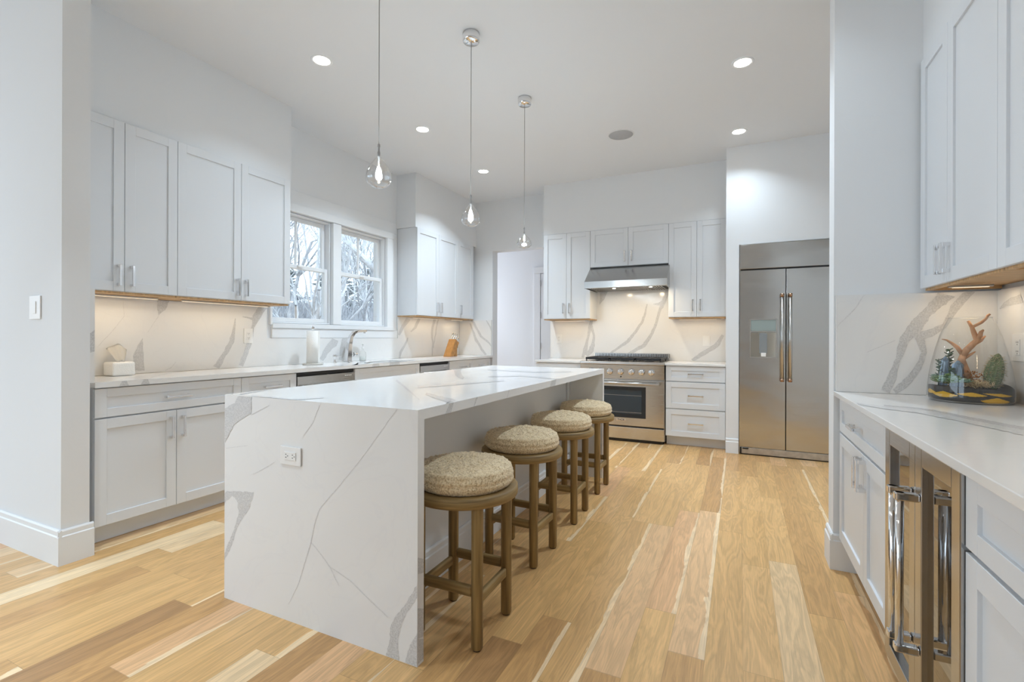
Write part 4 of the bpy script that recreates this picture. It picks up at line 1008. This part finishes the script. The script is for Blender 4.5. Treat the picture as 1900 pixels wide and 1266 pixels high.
# deck soap pump
sy_ = px(621, 660, X=fxx).y
r = thing('soap_dispenser', 'small chrome deck soap pump, on the tissue side of the faucet', 'soap dispenser', (fxx, sy_, ZL))
m = MB(); m.lathe(fxx, sy_, [(.020, ZL+.0005), (.020, ZL+.006), (.011, ZL+.010), (.011, ZL+.045), (.019, ZL+.050), (.019, ZL+.075), (.015, ZL+.080), (0, ZL+.080)], 20); m.part('body', M['chrome'], r)
m = MB(); m.tube([(fxx+.0, sy_+.0185, ZL+.066), (fxx+.03, sy_+.055, ZL+.066), (fxx+.034, sy_+.058, ZL+.058)], .005, 10); m.part('spout', M['chrome'], r)
# clear bottle
by_ = px(673, 660, X=-3.63).y
r = thing('soap_bottle', 'clear glass soap bottle beside the faucet, on the knife block side', 'bottle', (-3.63, by_, ZL))
m = MB(); m.lathe(-3.63, by_, [(0, ZL+.001), (.032, ZL+.001), (.036, ZL+.01), (.036, ZL+.07), (.030, ZL+.095), (.012, ZL+.115), (.011, ZL+.135)], 24); m.part('bottle_body', M['clear'], r)
m = MB(); m.lathe(-3.63, by_, [(0, ZL+.004), (.029, ZL+.004), (.032, ZL+.012), (.032, ZL+.05), (0, ZL+.05)], 24); m.part('liquid', mat('clear_soap', (.75, .78, .76), .1), r)
m = MB(); m.lathe(-3.63, by_, [(.013, ZL+.136), (.013, ZL+.150), (.004, ZL+.152), (.004, ZL+.172), (.009, ZL+.174), (.009, ZL+.18), (0, ZL+.181)], 14); m.tube([(-3.63, by_, ZL+.177), (-3.60, by_-.015, ZL+.175)], .0035, 8); m.part('pump', M['white'], r)
# paper towel
ty = px(580.5, 640, X=-3.58).y; tx = -3.58
r = thing('paper_towel_holder', 'paper towel holder with chrome knob and pale round base, before the window', 'paper towel holder', (tx, ty, ZL))
m = MB(); m.lathe(tx, ty, [(0, ZL+.0005), (.088, ZL+.0005), (.092, ZL+.005), (.090, ZL+.012), (0, ZL+.012)], 40); m.part('base', M['tray'], r, 'pale stone disc')
m = MB(); m.lathe(tx, ty, [(0, ZL+.0125), (.007, ZL+.0125), (.007, ZL+.318), (.011, ZL+.323), (.016, ZL+.338), (.012, ZL+.356), (0, ZL+.36)], 16); m.part('rod', M['chrome'], r)
m = MB(); R = .0555; m.lathe(tx, ty, [(.016, ZL+.014), (R, ZL+.014), (R, ZL+.312), (.016, ZL+.312), (.016, ZL+.014)], 40)
m.prism([(tx+R*math.cos(a)*k, ty+R*math.sin(a)*k) for k, a in ((1.005, .2), (1.03, .5), (1.06, .75), (1.09, .95), (1.08, .97), (1.05, .75), (1.02, .5), (.995, .2))], 'z', ZL+.015, ZL+.311)
m.solo('paper_towel_roll', M['paper'], 'white paper towel roll standing on its holder', 'paper towel', (tx, ty, ZL+.014))
# knife block with knives
ka, kb = px(834, 655, X=-3.55), px(851, 655, X=-3.55); kx = -3.50; ky = px(829, 655, X=-3.50).y+.09
r = thing('knife_block', 'slanted honey wood knife block in the worktop corner', 'knife block', (kx, ky, ZL))
ang = math.radians(32)
def kbp(a, n, y): # along the slant a, normal n
    return None
m = MB(); m.prism([(ky-.095, ZL+.001), (ky+.005, ZL+.001), (ky+.135, ZL+.185), (ky+.045, ZL+.235)], 'x', kx-.055, kx+.055)
bmesh.ops.bevel(m.bm, geom=list(m.bm.edges), offset=.004, segments=2, affect='EDGES')
m.prism([(ky+.04, ZL+.001), (ky+.105, ZL+.001), (ky+.105, ZL+.138), (ky+.100, ZL+.138)], 'x', kx-.038, kx+.038); m.part('wood_block', M['knifewood'], r)
dirv = Vector((0, .11, .18)).normalized(); 
kn_lab = ['tallest', 'second tallest', 'third tallest', 'short-handled', 'shorter', 'shortest']
for k in range(6):
    i, j = k % 3, k//3
    base = Vector((kx-.034+.034*i, ky+.066+.046*j, ZL+.2255-.0256*j)); ln = (.105, .095, .085, .075, .068, .06)[k]
    m = MB(); m.tube([base, base+dirv*.012, base+dirv*ln*.5, base+dirv*ln], [.008, .0095, .0075, .0095], 12)
    m.solo('kitchen_knife', M['steel'], 'steel-handled kitchen knife standing in the knife block', 'knife', tuple(base), 'knives in the knife block')
kx2 = kx+.02; m = MB(); base = Vector((kx2, ky+.112, ZL+.128))
# steel honing stand beside
m = MB(); m.prism([(ky+.112, ZL+.001), (ky+.132, ZL+.001), (ky+.150, ZL+.12), (ky+.130, ZL+.128)], 'x', kx-.014, kx+.014)
m.box(kx-.022, kx+.022, ky+.143, ky+.163, ZL+.11, ZL+.185, .006)
m.solo('cleaver', M['steel'], 'steel cleaver leaning upright behind the wooden knife block', 'knife', (kx, ky+.1, ZL))
# tissue pack
tyc = px(224, 680, X=-3.64).y; txc = -3.655
r = thing('tissue_pack', 'white soft tissue pack with a tissue pulled up, at the wall end of the worktop', 'tissue box', (txc, tyc, ZL))
m = MB(); m.box(txc-.06, txc+.06, tyc-.065, tyc+.065, ZL+.001, ZL+.09, .014, seg=3)
for v in m.bm.verts:
    c = v.co; f = noise.noise(Vector((c.x*30, c.y*30, c.z*30)))*.004; c.x += f; c.y += f*(1-.0)
m.part('pack', M['paper'], r)
m = MB(); n = 14
rows = []
for i in range(9):
    t = i/8; row = []
    for k in range(n+1):
        s = k/n-.5
        y = tyc-.01+s*(.05+.10*t*(1-.35*t))+.02*t; x = txc+.006*math.sin(3*s*PI+t*2)*(.4+t)+.03-.085*t
        z = ZL+.0925+.115*t*(1-.9*abs(s)**1.5*t)+.004*math.sin(9*s)
        row.append(m.bm.verts.new((x, y, z)))
    rows.append(row)
for a, b in zip(rows, rows[1:]):
    for k in range(n): m.bm.faces.new((a[k], a[k+1], b[k+1], b[k])).smooth = True
bmesh.ops.solidify(m.bm, geom=list(m.bm.faces), thickness=.0012)
m.part('pulled_tissue', mat('tissue', (.92, .91, .88), .9), r)

# ------------------------------------------------------------------ terrarium
tc = Vector((.895, 2.715, ZR)); R0 = .142
def tprof(off=0):
    P = [(0, .002), (R0*.93, .002), (R0*.985, .008), (R0, .022), (R0*.985, .06), (R0*.95, .11), (R0*.88, .17), (R0*.79, .23), (R0*.69, .285), (R0*.58, .33), (R0*.49, .358)]
    return [(max(0, r-off), ZR+z) for r, z in P]
m = MB(); m.lathe(tc.x, tc.y, tprof(), 56)
m.lathe(tc.x, tc.y, [(R0*.49-.002, ZR+.357), (R0*.49+.002, ZR+.357), (R0*.49+.002, ZR+.361), (R0*.49-.002, ZR+.361), (R0*.49-.002, ZR+.357)], 56)
m.solo('glass_terrarium', M['clear'], 'open clear glass terrarium bowl tapering to its rim, on the beverage worktop', 'terrarium', tuple(tc))
m = MB(); seg, zn = 260, 44; ztop = .060; rings = []
for i in range(zn+1):
    z = ZR+.0065+(ztop-.0065)*i/zn
    rr = R0*(.975 if i > 4 else .94+.007*i)-.003
    ring = []
    for k in range(seg):
        a = 2*PI*k/seg; zz_ = z+(.010*math.sin(a*2+.6)+.006*math.sin(a*3))*(i/zn)
        ring.append(m.bm.verts.new((tc.x+rr*math.cos(a), tc.y+rr*math.sin(a), zz_)))
    rings.append(ring)
lens = [(3.75, .40, .030, .013), (4.45, .36, .037, .009), (5.15, .46, .046, .008), (5.05, .42, .016, .017), (5.95, .20, .026, .01), (3.2, .3, .036, .01), (1.0, .5, .03, .012), (2.2, .5, .025, .014)]
for i in range(zn):
    for k in range(seg):
        f = m.bm.faces.new((rings[i][k], rings[i][(k+1) % seg], rings[i+1][(k+1) % seg], rings[i+1][k])); f.smooth = True
        a = 2*PI*(k+.5)/seg; z = .0065+(ztop-.0065)*(i+.5)/zn
        for a0, da, zc0, dzc in lens:
            t = (a-a0)/da
            if abs(t) < 1 and -dzc*.8*(1-t*t) < z-zc0 < dzc*(1-abs(t)): f.material_index = 1
prev = rings[-1]
for q in range(1, 9):
    rr = (R0*.975-.003)*(1-q/8); ring = []
    if q == 8: ring = [m.bm.verts.new((tc.x, tc.y, ZR+ztop+.004))]
    else:
        for k in range(seg):
            a = 2*PI*k/seg; ring.append(m.bm.verts.new((tc.x+rr*math.cos(a), tc.y+rr*math.sin(a), ZR+ztop+(.010*math.sin(a*2+.6)+.006*math.sin(a*3))*(1-q/8)+.003*noise.noise(Vector((a*3, rr*60, 1))))))
    for k in range(seg):
        f = m.bm.faces.new((prev[k], prev[(k+1) % seg], ring[(k+1) % seg], ring[k]) if len(ring) > 1 else (prev[k], prev[(k+1) % seg], ring[0])); f.smooth = True
    prev = ring
m.bm.faces.new(rings[0][::-1])
m.solo('sand_bed', [M['sand_black'], M['sand_yellow']], 'black sand bed with yellow lens-shaped layers inside the terrarium', 'sand', (tc.x, tc.y, ZR), kind='stuff')
zs = ZR+ztop+.004
# direction across the picture at the bowl: vw = sideways, vd = away from the camera
vd = Vector((tc.x, tc.y, 0)).normalized(); vw = Vector((vd.y, -vd.x, 0))
def tp(s, d, z=0): return tc+vw*s+vd*d+Vector((0, 0, zs-ZR+z))
def leaf(mb, base, dirn, ln, wd, up=.4, mi=0):
    dirn = Vector(dirn).normalized(); side = dirn.cross(Vector((0, 0, 1)))
    side = side.normalized() if side.length > 1e-3 else Vector((1, 0, 0)); nn = side.cross(dirn)
    pts = []
    ring = []
    for t, w_, h_ in ((0, .35, .3), (.35, .9, .45), (.7, 1, .4), (.9, .55, .25)):
        c = base+dirn*ln*t+nn*ln*up*t*t
        ring.append([mb.bm.verts.new(c+side*wd*w_*a+nn*wd*h_*b) for a, b in ((-1, 0), (0, -.7), (1, 0), (0, .5))])
    tip = mb.bm.verts.new(base+dirn*ln+nn*ln*up)
    for a, b in zip(ring, ring[1:]):
        for k in range(4): f = mb.bm.faces.new((a[k], a[(k+1) % 4], b[(k+1) % 4], b[k])); f.smooth = True; f.material_index = mi
    for k in range(4): f = mb.bm.faces.new((ring[-1][k], ring[-1][(k+1) % 4], tip)); f.smooth = True; f.material_index = mi
    mb.bm.faces.new(ring[0][::-1])
def rosette(p, sz, m_, label, grp):
    mb = MB()
    for lay, (n, el, l) in enumerate(((7, .25, 1), (6, .65, .8), (5, 1.05, .6), (3, 1.35, .4))):
        for k in range(n):
            a = 2*PI*(k+.5*(lay % 2))/n+random.uniform(-.15, .15)
            leaf(mb, p+Vector((0, 0, .004)), (math.cos(a)*math.cos(el), math.sin(a)*math.cos(el), math.sin(el)), sz*l, sz*.26, .15)
    mb.solo('succulent', m_, label, 'succulent', tuple(p), grp)
rs_ = [(-.108, -.030, .028, 'succ'), (-.098, -.062, .031, 'succ'), (-.078, -.084, .033, 'succ2'), (-.052, -.100, .033, 'succ'), (-.026, -.106, .031, 'succ2'), (-.074, -.056, .038, 'succ'),
       (-.046, -.072, .038, 'succ2'), (-.112, .010, .026, 'succ2'), (-.010, -.090, .028, 'succ2'), (-.092, -.034, .036, 'succ'), (-.060, -.048, .036, 'succ')]
for s_, d_, z_, mm in rs_:
    rosette(tp(s_, d_, random.uniform(.008, .032)), z_, M[mm], 'small green succulent rosette in the cluster at the front of the terrarium' if mm == 'succ' else 'small blue-green succulent rosette in the cluster at the front of the terrarium', 'succulent rosettes')
# two standing minerals
for (s_, d_, h_, w_, lb) in ((-.084, .004, .135, .019, 'pale blue upright mineral point in the terrarium, taller of the pair'), (-.042, -.020, .118, .024, 'blue upright mineral point in the terrarium, beside the driftwood')):
    mb = MB(); b = tp(s_, d_, -.008); n = 6; rings = []
    for t, k_ in ((0, 1.0), (.55, .92), (.86, .8), (1, .12)):
        rings.append([mb.bm.verts.new(b+Vector((math.cos(2*PI*q/n)*w_*k_, math.sin(2*PI*q/n)*w_*k_*.8, h_*t))+vw*(.006*t)) for q in range(n)])
    for a, c in zip(rings, rings[1:]):
        for q in range(n): mb.bm.faces.new((a[q], a[(q+1) % n], c[(q+1) % n], c[q]))
    mb.bm.faces.new(rings[0][::-1]); mb.bm.faces.new(rings[-1])
    mb.solo('mineral_point', M['crystal'], lb, 'mineral', tuple(b))
# dark leafy plants around the minerals
def leafy(s_, d_, h_, n, label, spread=.028):
    mb = MB(); b = tp(s_, d_, -.002); st_ = b+Vector((0, 0, h_))
    mb.tube([b, b+Vector((.003, 0, h_*.5)), st_], [.003, .0025, .0015], 6)
    for k in range(n):
        t = .35+.65*k/n; a = k*2.4; c = b+Vector((.003*math.sin(t*3), 0, h_*t))
        leaf(mb, c, (math.cos(a), math.sin(a), .3), spread*random.uniform(.5, .75), .0085, .25)
    mb.solo('leafy_plant', M['jade'], label, 'plant', tuple(b))
leafy(-.068, .022, .162, 22, 'dark leafy plant rising between the two minerals in the terrarium')
leafy(-.100, -.012, .118, 14, 'dark leafy plant on the outer side of the taller mineral', .024)
leafy(-.058, -.040, .080, 18, 'low dark green plant in front of the two minerals in the terrarium', .022)
# cactus
cb_ = tp(.064, .005, -.004); ax_ = (Vector((0, 0, 1))+vw*.16).normalized()
r = thing('cactus', 'stout spiny oval cactus leaning inside the terrarium', 'cactus', tuple(cb_))
e1 = ax_.orthogonal().normalized(); e2 = ax_.cross(e1)
mb = MB(); rings = []; H_ = .150; Rc = .029; nr = 78
def crad(t): return Rc*(math.sin(PI*min(1, (t*.86+.14)))**.62) if t < 1 else 0
for i in range(26):
    t = i/25; rr = crad(t)
    if t >= 1: rings.append([mb.bm.verts.new(cb_+ax_*H_)]); continue
    rings.append([mb.bm.verts.new(cb_+ax_*H_*t+(e1*math.cos(2*PI*k/nr)+e2*math.sin(2*PI*k/nr))*rr*(1+.07*math.cos(13*2*PI*k/nr))) for k in range(nr)])
for a, c in zip(rings, rings[1:]):
    for k in range(nr):
        f = mb.bm.faces.new((a[k], a[(k+1) % nr], c[(k+1) % nr], c[k]) if len(c) > 1 else (a[k], a[(k+1) % nr], c[0])); f.smooth = True
mb.bm.faces.new(rings[0][::-1]); mb.part('stem', M['cactus'], r)
mb = MB()
for k in range(13):
    for i in range(13):
        t = .06+.9*i/13; rr = crad(t)*1.06; a = 2*PI*k/13; nd = e1*math.cos(a)+e2*math.sin(a); c = cb_+ax_*H_*t+nd*rr
        for q in range(4):
            dd = (nd+Vector((random.uniform(-.9, .9), random.uniform(-.9, .9), random.uniform(-.7, .9)))).normalized()
            mb.tube([c, c+dd*random.uniform(.008, .014)], [.0009, .0003], 3)
mb.part('spines', M['spine'], r, 'straw-coloured spines', stuff=True)
# driftwood
r_b = tp(.004, .012, -.004); mb = MB()
def br(pts, rad): mb.tube([tp(a, b, c) for a, b, c in pts], rad, 9)
br([(.004, .012, -.004), (-.012, .010, .060), (-.026, .008, .112), (-.018, .006, .140)], [.018, .016, .014, .012])
br([(-.022, .006, .128), (-.010, .002, .155), (.010, -.004, .182), (.022, -.006, .200), (.013, -.004, .230), (.006, -.004, .256), (-.006, -.004, .282)], [.011, .013, .012, .011, .009, .007, .005])
br([(.007, -.004, .254), (.036, -.008, .274), (.050, -.010, .290), (.055, -.010, .303), (.062, -.010, .309)], [.006, .006, .005, .005, .004])
br([(.020, -.006, .197), (.032, -.010, .218), (.035, -.012, .234), (.043, -.012, .243)], [.009, .009, .007, .003])
br([(.014, -.004, .184), (.034, .002, .198), (.048, .006, .217)], [.009, .007, .003])
br([(-.020, .006, .134), (-.040, .004, .168), (-.056, .0, .184), (-.074, -.002, .199), (-.090, -.002, .203)], [.010, .008, .006, .004, .002])
br([(-.016, .006, .120), (.004, .010, .138), (.018, .010, .150)], [.006, .005, .002])
mb.solo('driftwood', M['drift'], 'branching reddish driftwood rising out of the terrarium', 'driftwood', tuple(r_b))
# mosses
mb = MB()
for k in range(150):
    b = tp(random.gauss(.030, .018), random.gauss(-.055, .022), random.uniform(0, .018)); d1_ = Vector((random.gauss(0, 1), random.gauss(0, 1), random.uniform(.1, 1.2))).normalized()
    mb.tube([b, b+d1_*.008+Vector((0, 0, .004)), b+d1_*.016+Vector((random.gauss(0, .004), random.gauss(0, .004), .006))], [.0016, .0013, .0007], 4)
mb.solo('reindeer_moss', M['coral'], 'pale tangled moss on the sand in front of the cactus', 'moss', tuple(tp(.035, -.045)), kind='stuff')
mb = MB()
for k in range(110):
    b = tp(random.gauss(.014, .016), random.gauss(-.030, .014), random.uniform(.004, .062))
    leaf(mb, b, (random.gauss(0, 1), random.gauss(0, 1), random.uniform(.2, 1.4)), random.uniform(.008, .014), .003, .1)
mb.solo('dried_moss', M['moss'], 'rusty brown dried moss at the foot of the driftwood', 'moss', tuple(tp(.026, -.012)), kind='stuff')

# ------------------------------------------------------------------ outside the window: winter trees on a rising bank
def tree(base, h, spread, seed, mt, label, grp, lean=(0, 0), r0=.12, depth=4):
    rnd = random.Random(seed); mb = MB()
    def grow(p, d, ln, rad, lev):
        pts = [p]; rs = [rad]; n = 4
        for k in range(n):
            d = (d+Vector((rnd.gauss(0, .13), rnd.gauss(0, .13), rnd.gauss(.04, .08)))).normalized(); p = p+d*ln/n; pts.append(p); rs.append(rad*(1-.5*(k+1)/n))
        mb.tube(pts, rs, 6 if lev < 2 else 4, caps=False)
        if lev >= depth: return
        for k in range(rnd.choice((3, 4)) if lev else 6):
            i = rnd.choice((1, 2, 3, 4)) if lev else rnd.choice((1, 2, 2, 3, 3, 4)); q = pts[i]
            nd = (d+Vector((rnd.gauss(0, spread), rnd.gauss(0, spread), rnd.gauss(.15, .3)))).normalized()
            grow(q, nd, ln*rnd.uniform(.5, .75), rs[i]*.62, lev+1)
    grow(Vector(base), Vector((lean[0], lean[1], 1)).normalized(), h, r0, 0)
    mb.solo('bare_tree', mt, label, 'tree', tuple(base), grp)
def gz(x, y):
    t = max(0, min(1, (-x-6)/22)); return -.4+5.2*t*t*(3-2*t)*.75
m = MB(); nx, ny = 26, 26; vs = []
for i in range(nx+1):
    row = []
    for j in range(ny+1):
        x = -4.05-i*1.5; y = -6+j*2.0; row.append(m.bm.verts.new((x, y, gz(x, y)+.15*noise.noise(Vector((x*.4, y*.4, 0))))))
    vs.append(row)
for i in range(nx):
    for j in range(ny): m.bm.faces.new((vs[i][j], vs[i][j+1], vs[i+1][j+1], vs[i+1][j])).smooth = True
o = m.obj('ground_outside', M['ground']); o['kind'] = 'structure'
spots = []
rnd = random.Random(5)
for k in range(26):
    t = rnd.uniform(9, 28); a = rnd.uniform(.70, 1.42)
    spots.append((-4-t*.70, 3.4+t*a*.62))
for k, (x, y) in enumerate(spots):
    tree((x, y, gz(x, y)-.1), rnd.uniform(3.4, 5.6), .5, 100+k, M['bark2'] if k % 3 == 0 else M['bark'], 'slender leafless winter tree on the bank outside the window', 'leafless trees outside', r0=rnd.uniform(.035, .065), depth=4)
# near tree whose thick limb slants across the second window
XT = -8.0
tb = px(800, 560, X=XT); mb = MB()
pts = [px(u, v, X=XT+dx_) for u, v, dx_ in ((620, 425, -.5), (650, 455, -.3), (680, 485, -.1), (712, 512, 0), (760, 548, .1), (800, 600, 0))]
pts.append(Vector((pts[-1].x, pts[-1].y, gz(pts[-1].x, pts[-1].y)-.1)))
mb.tube(pts, [.05, .07, .085, .095, .11, .14, .16], 8)
rr_ = random.Random(3)
for i in range(5):
    for q in range(5):
        p = pts[i].lerp(pts[i+1], rr_.random()); d = Vector((rr_.gauss(0, .4), rr_.gauss(0, .6), rr_.uniform(.3, 1))).normalized()
        for w_ in range(3):
            p2 = p+d*rr_.uniform(.4, .8); mb.tube([p, p2], [.022-.006*w_, .016-.006*w_], 5, caps=False); p = p2; d = (d+Vector((rr_.gauss(0, .35), rr_.gauss(0, .35), rr_.gauss(.1, .3)))).normalized()
mb.solo('bare_tree', M['bark2'], 'near leafless tree with a thick limb slanting across the second window', 'tree', tuple(pts[-1]))
tree((-8.2, 7.1, gz(-8.2, 7.1)-.1), 2.6, .6, 77, M['bark2'], 'pale forked leafless tree low in the first window', None, lean=(.1, .12), r0=.09, depth=4)
mb = MB(); rnd = random.Random(9)
for k in range(4200):
    t = rnd.uniform(8, 26); a = rnd.uniform(.62, 1.5); x, y = -4-t*.7, 3.2+t*a*.62; z = gz(x, y)
    d = Vector((rnd.gauss(0, .5), rnd.gauss(0, .5), 1)).normalized(); l = rnd.uniform(.5, 2.0)
    p = Vector((x, y, z)); mb.tube([p, p+d*l*.5, p+d*l+Vector((rnd.gauss(0, .15), rnd.gauss(0, .15), 0))], [.012, .009, .004], 3, caps=False)
mb.solo('brush_thicket', M['brush'], 'grey winter brush and saplings covering the bank outside', 'brush', (-12, 12, 1), kind='stuff')
mb = MB()
for k in range(9):
    x, y = rnd.uniform(-27, -19), 12+k*2.4+rnd.uniform(-1, 1); z = gz(x, y); R = rnd.uniform(1.0, 1.8); h = rnd.uniform(2, 3.4)
    for q in range(140):
        t = rnd.random(); a = rnd.uniform(0, 2*PI); rr = R*(1-t)**.7*rnd.uniform(.5, 1)
        p = Vector((x+rr*math.cos(a), y+rr*math.sin(a), z+h*t)); d = Vector((math.cos(a), math.sin(a), rnd.uniform(-.2, .4))).normalized()
        mb.tube([p, p+d*.5], [.14, .02], 4)
mb.solo('evergreen_thicket', M['evergreen'], 'dark evergreen thicket far up the bank outside the window', 'evergreen', (-23, 20, 3), kind='stuff')
